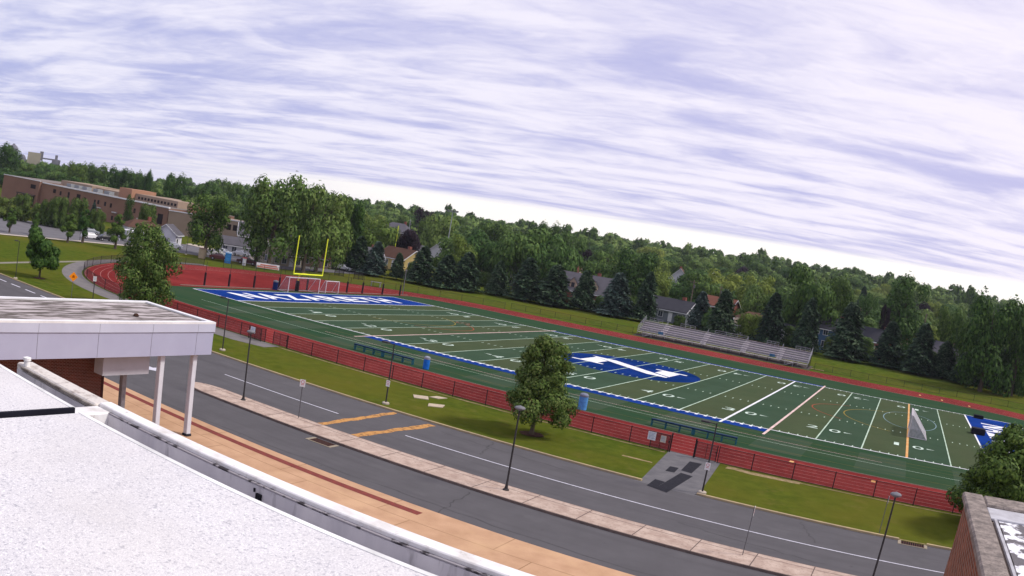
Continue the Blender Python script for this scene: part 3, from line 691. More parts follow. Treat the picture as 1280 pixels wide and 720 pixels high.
# ------------------------------------------------------------------ goals, benches, bins
YG = mat('bright_yellow_paint', (.80, .86, .04), .45, col2=(.74, .78, .05), scale=2)
o = thing('goalpost', 'bright yellow football goalpost with two uprights behind the left end zone', 'goalpost', (-9.3, CY, 0))
t = MB(); t.tube((0, -3.55, 3.05), (0, 3.55, 3.05), .11, n=12); t.build('crossbar', YG, o)
for s in (-1, 1): t = MB(); t.tube((0, s*3.55, 3.0), (0, s*3.55, 9.1), .085, n=12); t.build('upright', YG, o)
t = MB(); pr = None
for i in range(9):
    a = R_(90*i/8); p = (-2.0+1.0-math.cos(a)*1.0+ (0 if i < 8 else 0), 0, 1.95+math.sin(a)*1.1)
    if pr: t.tube(pr, p, .12, n=10)
    pr = p
t.tube((-2.0, 0, 0), (-2.0, 0, 1.97), .12, n=12); t.tube(pr, (0, 0, 3.05), .12, n=12); t.build('gooseneck', mat('ochre_yellow_paint', (.65, .50, .05), .5), o)
t = MB(); t.lathe([(.3, 0), (.34, .05), (.34, 1.7), (.28, 1.75)], 14, (-2.0, 0, 0)); t.build('pad', NETP, o)
GALV = mat('white_goal_frame', (.66, .62, .64), .5, col2=(.55, .50, .52), scale=4)
NET = veil('goal_net', (.62, .60, .64), .38)
def soccer_goal(x, y, dirx, w, h, dp, dt, label, net):
    o = thing('soccer_goal', label, 'soccer goal', (x, y, .04))
    d = dirx
    t = MB()
    for s in (-w/2, w/2): t.tube((0, s, 0), (0, s, h), .06, n=8)
    t.tube((0, -w/2, h), (0, w/2, h), .06, n=8); t.build('front_frame', GALV, o)
    t = MB()
    for s in (-w/2, w/2):
        t.tube((0, s, h), (d*dt, s, h), .03, n=6); t.tube((d*dt, s, h), (d*dp, s, .03), .035, n=6); t.tube((0, s, .03), (d*dp, s, .03), .03, n=6)
    t.tube((d*dp, -w/2, .03), (d*dp, w/2, .03), .03, n=6); t.tube((d*dt, -w/2, h), (d*dt, w/2, h), .03, n=6)
    t.build('rear_frame', GALV, o)
    t = MB()
    for s in (-w/2, w/2): t.face([(0, s, 0), (d*dp, s, 0), (d*dt, s, h), (0, s, h)])
    t.face([(d*dp, -w/2, 0), (d*dp, w/2, 0), (d*dt, w/2, h), (d*dt, -w/2, h)]); t.face([(d*dt, -w/2, h), (d*dt, w/2, h), (0, w/2, h), (0, -w/2, h)])
    t.build('net', net, o)
soccer_goal(-9.7, CY-.1, -1, 7.5, 2.35, 2.3, .8, 'white framed soccer goal standing under the yellow goalpost', veil('dark_goal_net', (.30, .26, .30), .22))
soccer_goal(-10.6, 32.6, -1, 3.4, 2.0, 1.4, .4, 'smaller soccer goal partly behind the larger one below the right yellow upright', bpy.data.materials['dark_goal_net'])
soccer_goal(82.3, 17.4, 1, 7.3, 2.35, 2.2, .15, 'white netted soccer goal seen side on beside the orange line at the right', veil('pale_goal_net', (.50, .48, .52), .55))
BENB = mat('navy_bench_paint', (.012, .035, .075), .5, col2=(.02, .05, .09), scale=3); BENL = mat('teal_bench_frame', (.02, .10, .14), .5, col2=(.03, .13, .18), scale=3)
def bench(x0, x1, y, label, nleg=7):
    o = thing('team_bench', label, 'bench', ((x0+x1)/2, y, .04)); w = (x1-x0)/2
    t = MB(); t.box(-w, w, -.16, .16, .56, .63, .01); t.build('seat', BENB, o)
    t = MB(); t.box(-w, w, -.19, -.165, .50, .62); t.build('seat_edge', BENB, o)
    t = MB(); t.tube((-w, -.1, .34), (w, -.1, .34), .032, n=6); t.build('rail', BENL, o)
    for i in range(nleg):
        x = -w+.05+(2*w-.1)*i/(nleg-1); t = MB(); t.box(x-.05, x+.05, -.14, -.08, 0, .56); t.box(x-.05, x+.05, .08, .14, 0, .56); t.box(x-.05, x+.05, -.08, .08, .30, .36); t.build('leg', BENL, o)
    t = MB(); t.box(-.16, .16, -.15, -.145, .05, .5); t.build('mid_panel', BENL, o)
bench(28.8, 36.0, -10.9, 'long navy team bench on the turf edge, left one beside a blue barrel')
bench(60.2, 67.7, -11.2, 'long navy team bench on the turf edge, right one behind the fence gate')
def barrel(x, y, label, c, r=.3, h=.95, lidc=(.28, .30, .36)):
    o = thing('trash_barrel', label, 'trash barrel', (x, y, .04))
    t = MB(); t.lathe([(r*.92, 0), (r, .04), (r, h*.33), (r*1.05, h*.35), (r, h*.37), (r, h*.66), (r*1.05, h*.68), (r, h*.7), (r, h)], 18); t.build('drum', mat('barrel_%d' % int(c[2]*1000), c, .45), o)
    t = MB(); t.lathe([(r*1.03, h), (r*1.03, h+.16), (r*.75, h+.26), (r*.3, h+.3)], 18); t.build('lid', mat('barrel_lid_%d' % int(lidc[0]*100), lidc, .5), o)
barrel(37.7, -11.2, 'bright blue trash barrel at the right end of the left team bench', (.015, .16, .62))
barrel(54.0, -11.6, 'pale blue trash barrel just right of the small roadside tree crown', (.10, .30, .66), .38, 1.15, (.2, .22, .3))
barrel(-12.0, 19.9, 'dark blue trash barrel among the net posts left of the soccer goal', (.012, .03, .13), .42, 1.2, (.16, .17, .2))
# equipment on the right end zone
DK = mat('black_vinyl', (.012, .012, .02), .5)
for x, y, w, l, h, lab in ((93.6, 47.2, 1.6, 1.1, .5, 'flat black padded mat on the far corner of the right blue end zone'), (91.9, 28.3, 1.9, 1.6, .75, 'black padded box at the goal line of the right blue end zone')):
    o = thing('landing_pad', lab, 'pad', (x, y, .045)); t = MB(); t.box(-w/2, w/2, -l/2, l/2, .06, h, .06); t.build('cushion', DK, o); t = MB(); t.box(-w/2+.1, w/2-.1, -l/2+.1, l/2-.1, 0, .06); t.build('base', BLK, o)

# ------------------------------------------------------------------ lamp posts and signs
POLE = mat('dark_bronze_pole', (.055, .052, .055), .5, col2=(.04, .038, .04), scale=3); HEADM = mat('grey_lamp_head', (.20, .20, .22), .5)
SIGNW = mat('white_sign_face', (.82, .80, .80), .5, col2=(.76, .74, .74), scale=3); SIGNR = mat('red_sign_ink', (.65, .04, .05), .5); SGRY = mat('galvanised_post', (.16, .16, .17), .5)
def small_sign(par, z, w=.32, h=.46, arrow=True, dy=-.07, name='sign', loc=(0, 0), text_c=SIGNR):
    t = MB(); t.box(loc[0]-w/2, loc[0]+w/2, loc[1]+dy-.012, loc[1]+dy, z-h/2, z+h/2); s = t.build(name, SIGNW, par)
    t = MB(); y = loc[1]+dy-.015
    def ring(cx, cz, r0, r1, n=20):
        for i in range(n):
            a, b = 2*math.pi*i/n, 2*math.pi*(i+1)/n
            t.face([(loc[0]+cx+math.cos(p)*q, y, cz+math.sin(p)*q) for p, q in ((a, r0), (a, r1), (b, r1), (b, r0))][::-1])
    ring(0, z+h*.16, w*.24, w*.32); t.box(loc[0]-w*.3, loc[0]+w*.3, y-.001, y+.001, z-h*.22, z-h*.16)
    t.build('sign_marking', text_c, s)
def lamp_round(x, y, h, label, pz=.134):
    o = thing('street_lamp', label, 'street lamp', (x, y, pz))
    t = MB(); t.lathe([(.17, 0), (.17, .05), (.10, .09), (.075, .3)], 14); t.build('base', POLE, o)
    t = MB(); t.tube((0, 0, .05), (0, 0, h), .058, .042, n=12); t.build('pole', POLE, o)
    t = MB(); t.lathe([(.05, h-.04), (.12, h), (.27, h+.06), (.30, h+.11), (.24, h+.17), (.10, h+.21), (.03, h+.24)], 18); t.build('lamp_head', HEADM, o, smooth=True)
    t = MB(); t.lathe([(.20, h+.035), (.22, h+.062)], 18); t.build('lens', mat('frosted_lens', (.6, .6, .64), .3), o)
    return o
def lamp_arm(x, y, h, label, sign=None):
    o = thing('street_lamp', label, 'street lamp', (x, y, 0))
    t = MB(); t.lathe([(.26, 0), (.27, .10), (.24, .14)], 14); t.build('footing', mat('pale_concrete', None), o)
    t = MB(); t.tube((0, 0, .1), (0, 0, h), .055, .04, n=10); t.build('pole', POLE, o)
    t = MB(); t.tube((0, 0, h-.08), (-.5, -.12, h-.03), .028, n=6); t.build('arm', POLE, o)
    t = MB(); t.box(-.95, -.38, -.28, .06, h-.08, h+.03, .03); t.build('lamp_head', POLE, o)
    if sign: small_sign(o, sign)
    return o
lamp_round(41.64, -39.3, 4.45, 'dark lamp post with round head on the median beside the canopy')
lamp_round(61.37, -39.4, 4.40, 'dark lamp post with round head on the median in front of the small roadside tree')
lamp_round(81.0, -39.4, 4.42, 'dark lamp post with round head on the median at the bottom right')
lamp_arm(27.19, -27.82, 4.55, 'slim lamp post on the lawn just right of the canopy corner')
lamp_arm(45.45, -28.3, 4.5, 'slim lamp post with a small sign on it, below the left team bench', 1.55)
lamp_arm(69.48, -29.0, 4.45, 'slim lamp post with a small sign on it, right of the gate path', 1.75)
lamp_arm(-11.2, -28.9, 4.5, 'slim lamp post at the far left edge near the lone lawn tree')
def sign_post(x, y, h, label, z0=.134, rz=R_(32), face=True, post=SGRY, sw=.34):
    o = thing('sign_post', label, 'sign', (x, y, z0), rz)
    t = MB(); t.box(-.03, .03, -.02, .02, 0, h, .004); t.build('post', post, o)
    small_sign(o, h-.22, sw, .46, dy=-.03)
    return o
sign_post(46.17, -38.75, 2.45, 'small white and red sign on a thin post on the median beside the dusty trench')
sign_post(74.35, -39.3, 2.5, 'thin grey sign post seen edge on at the right part of the median', rz=R_(96))
sign_post(80.9, -28.9, 2.3, 'bare thin sign post in the grass near the right storm drain', 0, R_(92), sw=.1)
o = thing('warning_sign', 'orange diamond shaped warning sign on a thin post in the left lawn', 'sign', (1.95, -28.3, 0), R_(57))
t = MB(); t.box(-.03, .03, -.02, .02, 0, 2.5); t.build('post', SGRY, o)
t = MB(); t.prism([(0, -.52), (.52, 0), (0, .52), (-.52, 0)], -.01, .01); p = t.build('sign_panel', mat('orange_sign_face', (.95, .30, .01), .5, col2=(.9, .26, .01), scale=3), o, loc=(0, -.04, 2.35)); p.rotation_euler.x = R_(90)
t = MB(); t.prism([(-.16, -.12), (.16, -.12), (.1, .16), (-.1, .16)], .011, .014); q = t.build('sign_marking', mat('brown_orange_ink', (.45, .10, .0), .6), p)
o = thing('sign_post', 'small white sign on a dark post beside the bend path', 'sign', (1.6, -25.0, 0), R_(52))
t = MB(); t.tube((0, 0, 0), (0, 0, 2.5), .05, n=8); t.build('post', POLE, o); small_sign(o, 2.2, .4, .55, text_c=mat('grey_ink', None))
# storm drains
for x, y, lab in ((50.35, -41.35, 'storm drain grate in the driveway against the median'), (83.1, -30.05, 'storm drain grate in the road against the right kerb')):
    o = thing('storm_drain', lab, 'drain', (x, y, .008))
    t = MB(); t.box(-.95, -.75, -.42, .42, 0, .02); t.box(.75, .95, -.42, .42, 0, .02); t.box(-.75, .75, -.42, -.34, 0, .02); t.build('concrete_frame', mat('drain_concrete', (.34, .29, .22), .9), o)
    t = MB()
    for i in range(11): t.box(-.73+i*.14, -.67+i*.14, -.34, .42, .0, .012)
    t.build('grate', mat('rusty_grate', (.10, .05, .04), .7), o)
    t = MB(); t.face([(-.75, -.34, .002), (.75, -.34, .002), (.75, .42, .002), (-.75, .42, .002)]); t.build('opening', mat('black_void', (.008, .006, .008), .9), o)

# ------------------------------------------------------------------ bleachers
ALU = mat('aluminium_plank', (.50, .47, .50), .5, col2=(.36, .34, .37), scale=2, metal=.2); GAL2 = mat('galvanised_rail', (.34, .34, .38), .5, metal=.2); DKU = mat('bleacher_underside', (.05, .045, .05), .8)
bx0, bx1, by = 30.6, 63.0, 70.2; bz = ramp(70.2); o = thing('bleachers', 'long aluminium bleachers with five rows and railings beyond the far side of the track', 'bleachers', (bx0, by, bz)); bl = bx1-bx0
for i in range(5):
    z = .95+i*.34; y = .9+i*.66
    t = MB(); t.box(0, bl, y+.1, y+.40, z+.38, z+.42); t.build('seat_plank', mat('light_plank', (.62, .56, .58), .5, col2=(.48, .42, .44), scale=1.5), o)
    t = MB(); t.box(0, bl, y-.36, y+.08, z-.04, z); t.build('foot_plank', ALU, o)
    t = MB(); t.box(0, bl, y+.08, y+.1, z-.02, z+.28); t.build('riser', mat('grey_riser', (.26, .25, .28), .6), o)
t = MB(); t.box(0, bl, -.35, .54, .68, .72); t.build('walkway', ALU, o)
t = MB()
for i in range(14):
    x = bl*i/13
    for y in (-.3, .5, 1.6, 2.8, 3.8): t.tube((x, y, 0), (x, y, .72+max(0, (y-.5)*.5)), .04, n=5)
    t.tube((x, -.3, .5), (x, 3.8, 2.0), .03, n=5)
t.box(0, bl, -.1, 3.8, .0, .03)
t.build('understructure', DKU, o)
t = MB()
for i in range(19):
    x = bl*i/18; t.tube((x, -.34, .3), (x, -.34, 1.75), .03, n=5)
for z in (1.75, 1.4, 1.08): t.tube((0, -.34, z), (bl, -.34, z), .025, n=5)
t.build('front_rail', GAL2, o)
for x in (0, bl):
    t = MB()
    for k in range(4):
        y = -.34+k*1.35; zt = 1.8+k*.62; t.tube((x, y, zt-1.5), (x, y, zt), .035, n=5)
    for dz_ in (0, -.35, -.7, -1.05): t.tube((x, -.34, 1.8+dz_), (x, 3.71, 3.66+dz_), .03, n=5)
    t.build('end_rail', GAL2, o)
for a, b in ((.02, .10), (.21, .30), (.42, .62), (.73, .80), (.90, .985)):
    t = MB(); y = 4.0
    for z in (3.35, 3.0): t.tube((bl*a, y, z), (bl*b, y, z), .035, n=5)
    for k in range(4): x = bl*(a+(b-a)*k/3); t.tube((x, y, 1.9), (x, y, 3.35), .03, n=5)
    t.build('back_rail', GAL2, o)
for fx in (.14, .385, .62, .83):
    t = MB(); x = bl*fx
    for i in range(5): t.box(x-.5, x+.5, .55+i*.66, .95+i*.66, .72+i*.34+.04, .95+i*.34+.16)
    t.build('aisle_steps', mat('pale_step', (.66, .62, .62), .5), o)
    t = MB(); t.tube((x, .6, 1.1), (x, .6, 1.95), .03, n=5); t.tube((x, 3.4, 2.6), (x, 3.4, 3.3), .03, n=5); t.tube((x, .6, 1.95), (x, 3.4, 3.3), .03, n=5); t.build('aisle_handrail', GAL2, o)
for fx, s in ((.09, 1), (.92, 1)):
    t = MB(); x = bl*fx
    for i in range(5): t.box(x-1.4+i*.28, x-1.1+i*.28, -1.2, -.36, .1+i*.13, .14+i*.13)
    for y in (-1.2, -.4): t.tube((x-1.5, y, 1.0), (x, y, 1.72), .03, n=5); t.tube((x-1.5, y, 0), (x-1.5, y, 1.0), .03, n=5); t.tube((x, y, 0), (x, y, 1.72), .03, n=5)
    t.build('access_stairs', GAL2, o)
for fx in (.14, .795):
    t = MB(); t.box(bl*fx-.5, bl*fx+.5, -.40, -.37, .95, 1.45); t.build('blue_placard', mat('dusty_blue_panel', (.06, .17, .32), .6), o)
t = MB(); t.face([(30, 69.0, ramp(69.0)+.03), (63.5, 69.0, ramp(69.0)+.03), (63.5, 75.5, ramp(75.5)+.03), (30, 75.5, ramp(75.5)+.03)]); struct(t.build('bleacher_pad', mat('bleacher_gravel', (.10, .085, .08), .9)))
t = MB(); ragged(t, 63.5, 66.0, 71.5, 1.0, ramp(72)+.06); struct(t.build('worn_ground', mat('worn_ground', (.28, .20, .12), .95, col2=(.15, .14, .05), scale=2)))
# ------------------------------------------------------------------ trees
LM = {
 'oak': leafmat('oak_leaves', (0.02, 0.05, 0.01), (0.045, 0.098, 0.018), (0.085, 0.15, 0.03)),
 'plane': leafmat('plane_leaves', (.040, .085, .016), (.082, .150, .030), (.145, .215, .060)),
 'maple': leafmat('maple_leaves', (.045, .095, .020), (.088, .160, .036), (.140, .215, .055)),
 'lime': leafmat('bright_leaves', (0.066, 0.108, 0.017), (0.126, 0.186, 0.031), (0.180, 0.240, 0.048)),
 'beech': leafmat('purple_leaves', (0.009, 0.005, 0.011), (0.020, 0.011, 0.018), (0.036, 0.020, 0.027)),
 'conifer': leafmat('spruce_needles', (.008, .022, .012), (.026, .056, .028), (.085, .130, .070)),
 'blue': leafmat('blue_spruce_needles', (.012, .028, .024), (.040, .070, .056), (.115, .155, .130)),
 'bush': leafmat('hedge_leaves', (0.036, 0.066, 0.014), (0.070, 0.118, 0.026), (0.108, 0.156, 0.038)),
 'near': leafmat('roadside_leaves', (.026, .058, .010), (.062, .118, .024), (.130, .180, .050)),
}
BARK = mat('grey_brown_bark', (.11, .085, .065), .95, col2=(.06, .048, .038), scale=6, stretch=(1, 1, .2), bump=.5)
def crown_mesh(name, kind, n, s, seed, m, lobes=9, asp=1., shape='round'):
    """unit crown: radius 1, height 0..2, made of leaf clumps (small bent quads) through the volume"""
    r = random.Random(seed); v = []; f = []
    L_ = []
    if shape == 'cone':
        for i in range(n):
            tier = r.random()**1.25; h = tier; nt_ = 13
            q = (h*nt_) % 1.; ang = r.uniform(0, 2*math.pi)
            ir = .78+.30*math.sin(ang*2+seed*1.7+h*6)*math.sin(ang*3+h*17+seed)+.16*r.uniform(-1, 1)
            R = ((1-h)**.80*.92+.06*(h < .9))*ir*(1-.24*q)+.03
            rr = R*(1-.6*r.random()**1.7)
            z = 2*h-.10*rr+r.uniform(-.02, .02)
            p = Vector((math.cos(ang)*rr, math.sin(ang)*rr, max(.0, z)))
            out_ = Vector((math.cos(ang), math.sin(ang), -.35)).normalized(); side = out_.cross(Vector((0, 0, 1))).normalized()
            a = out_*s*r.uniform(.9, 1.7); b = (side*r.uniform(.6, 1)+Vector((0, 0, r.uniform(-.6, .6))))*s*.55
            i0 = len(v); v += [p-b, p+a*.5-b*.3+Vector((0, 0, -.02)), p+a, p+b+a*.3]; f.append((i0, i0+1, i0+2, i0+3))
    else:
        for i in range(lobes):
            a = r.uniform(0, 2*math.pi); 
            if shape == 'tall': zc = .35+1.3*(i/(lobes-1)); q = .42*math.sqrt(max(.05, 1-((zc-.85)/1.1)**2)); c = Vector((math.cos(a)*q, math.sin(a)*q, zc)); rad = r.uniform(.36, .56)
            elif shape == 'egg': zc = .30+1.40*(i/(lobes-1)); a = i*2.4+r.uniform(-.3, .3); w = math.sin(math.pi*min(1, (zc+.42)/2.25))**.8; q = r.uniform(.30, .72)*w; c = Vector((math.cos(a*1)*q, math.sin(a)*q, zc)); rad = r.uniform(.20, .36)*(.6+.4*w)
            else: zc = .45+1.05*r.random(); q = .58*math.sqrt(max(.05, 1-((zc-.9)/.95)**2))*r.uniform(.6, 1.1); c = Vector((math.cos(a)*q*1.05, math.sin(a)*q*1.05, zc)); rad = r.uniform(.22, .38)
            L_.append((c, rad))
        L_.append((Vector((0, 0, .9)), .5))
        tot = sum(x[1]**2 for x in L_)
        for c, rad in L_:
            k = int(n*rad**2/tot)
            for _ in range(k):
                d = Vector((r.gauss(0, 1), r.gauss(0, 1), r.gauss(0, 1))).normalized()
                if d.z < -.3 and r.random() < .4: d.z = -d.z*.5
                rr = rad*(1-.42*r.random()**1.8)*(1+.16*math.sin(d.x*7+seed)*math.sin(d.y*6+d.z*8))
                p = c+Vector((d.x, d.y, d.z*.78))*rr; p.z *= asp
                if p.z < .02: p.z = .02+r.random()*.15
                nrm = (d+Vector((r.uniform(-1, 1), r.uniform(-1, 1), r.uniform(-.4, .8)))*.36).normalized()
                a = nrm.orthogonal().normalized(); b = nrm.cross(a); th = r.uniform(0, 6.28); a, b = a*math.cos(th)+b*math.sin(th), b*math.cos(th)-a*math.sin(th)
                sz = s*r.uniform(.55, 1.25); a *= sz*.62; b *= sz*.42
                i0 = len(v); v += [p-a, p+b-nrm*sz*.08, p+a, p-b-nrm*sz*.08]; f.append((i0, i0+1, i0+2, i0+3))
    rs_ = sorted(math.hypot(q.x, q.y) for q in v); k = 1/rs_[int(len(rs_)*.985)]; zs_ = sorted(q.z for q in v); z0_, z1_ = zs_[int(len(zs_)*.005)], zs_[int(len(zs_)*.997)]
    v = [(q.x*k, q.y*k, (q.z-z0_)/(z1_-z0_)*2) for q in v]
    me = bpy.data.meshes.new(name); me.from_pydata([tuple(p) for p in v], [], f); me.materials.append(m); me.update()
    return me
def trunk_mesh(name, seed, limbs=5, thick=.045):
    """unit trunk: height 0..1 (scaled), limbs fan into the crown"""
    r = random.Random(seed); t = MB()
    t.tube((0, 0, -.02), (0, 0, .05), thick*1.7, thick*1.15, 8, False); t.tube((0, 0, .05), (.01, .01, .5), thick*1.15, thick*.7, 8, False); t.tube((.01, .01, .5), (0, .02, .92), thick*.7, thick*.15, 7)
    for i in range(limbs):
        z = r.uniform(.28, .6); a = i*2*math.pi/limbs+r.uniform(-.4, .4); e = (math.cos(a)*r.uniform(.14, .26), math.sin(a)*r.uniform(.14, .26), z+r.uniform(.18, .32))
        t.tube((0, 0, z), e, thick*.5, thick*.12, 6)
    me = bpy.data.meshes.new(name); me.from_pydata(t.v, [], t.f); me.materials.append(BARK); me.update(); return me
CR = {}
for kind, shape in (('oak', 'round'), ('plane', 'round'), ('maple', 'round'), ('lime', 'round'), ('beech', 'round'), ('bush', 'round')):
    CR[kind] = [crown_mesh('crown', kind, 6500, .070, 11+7*j+len(kind)*3, LM[kind], lobes=20+3*j, shape=shape, asp=(.8, 1.25)[j % 2]) for j in range(3 if kind != 'bush' else 1)]
CR['conifer'] = [crown_mesh('crown', 'c', 3800, .14, 5+j, LM['conifer'], shape='cone') for j in range(3)]
CR['blue'] = [crown_mesh('crown', 'c', 3800, .14, 25+j, LM['blue'], shape='cone') for j in range(2)]
CR['poplar'] = [crown_mesh('crown', 'p', 4000, .08, 71, LM['bush'], shape='tall')]
CR['tulip'] = [crown_mesh('crown', 't', 4500, .085, 77+j, LM['oak'], shape='egg') for j in range(2)]
TRK = [trunk_mesh('trunk', 3), trunk_mesh('trunk', 9, 6)]
tr_ = random.Random(12)
def tree(kind, x, y, h, rad, clear, label, group=None, z=None, name=None, cat=None):
    nm = name or {'conifer': 'spruce_tree', 'blue': 'spruce_tree', 'bush': 'bush', 'poplar': 'poplar_tree', 'beech': 'beech_tree', 'oak': 'oak_tree', 'plane': 'plane_tree', 'maple': 'maple_tree', 'lime': 'lime_tree', 'tulip': 'street_tree'}[kind]
    zz = terrain(x, y) if z is None else z
    o = thing(nm, label, cat or ('bush' if kind == 'bush' else 'tree'), (x, y, zz-.05), tr_.uniform(0, 6.28), group)
    opts = CR[kind]
    if len(opts) == 3 and kind not in ('conifer',): opts = [opts[0], opts[2]] if (h-clear)/2/rad < 1.02 else [opts[1]]
    c = bpy.data.objects.new('crown', tr_.choice(opts)); COL.objects.link(c); c.parent = o; c.location = (0, 0, clear); c.scale = (rad, rad*tr_.uniform(.9, 1.1), (h-clear)/2*1.02)
    k = bpy.data.objects.new('trunk', tr_.choice(TRK)); COL.objects.link(k); k.parent = o; w = min(h*.9, 9) if kind not in ('conifer', 'blue') else h*.35; k.scale = (w, w, h*.92)
    return o
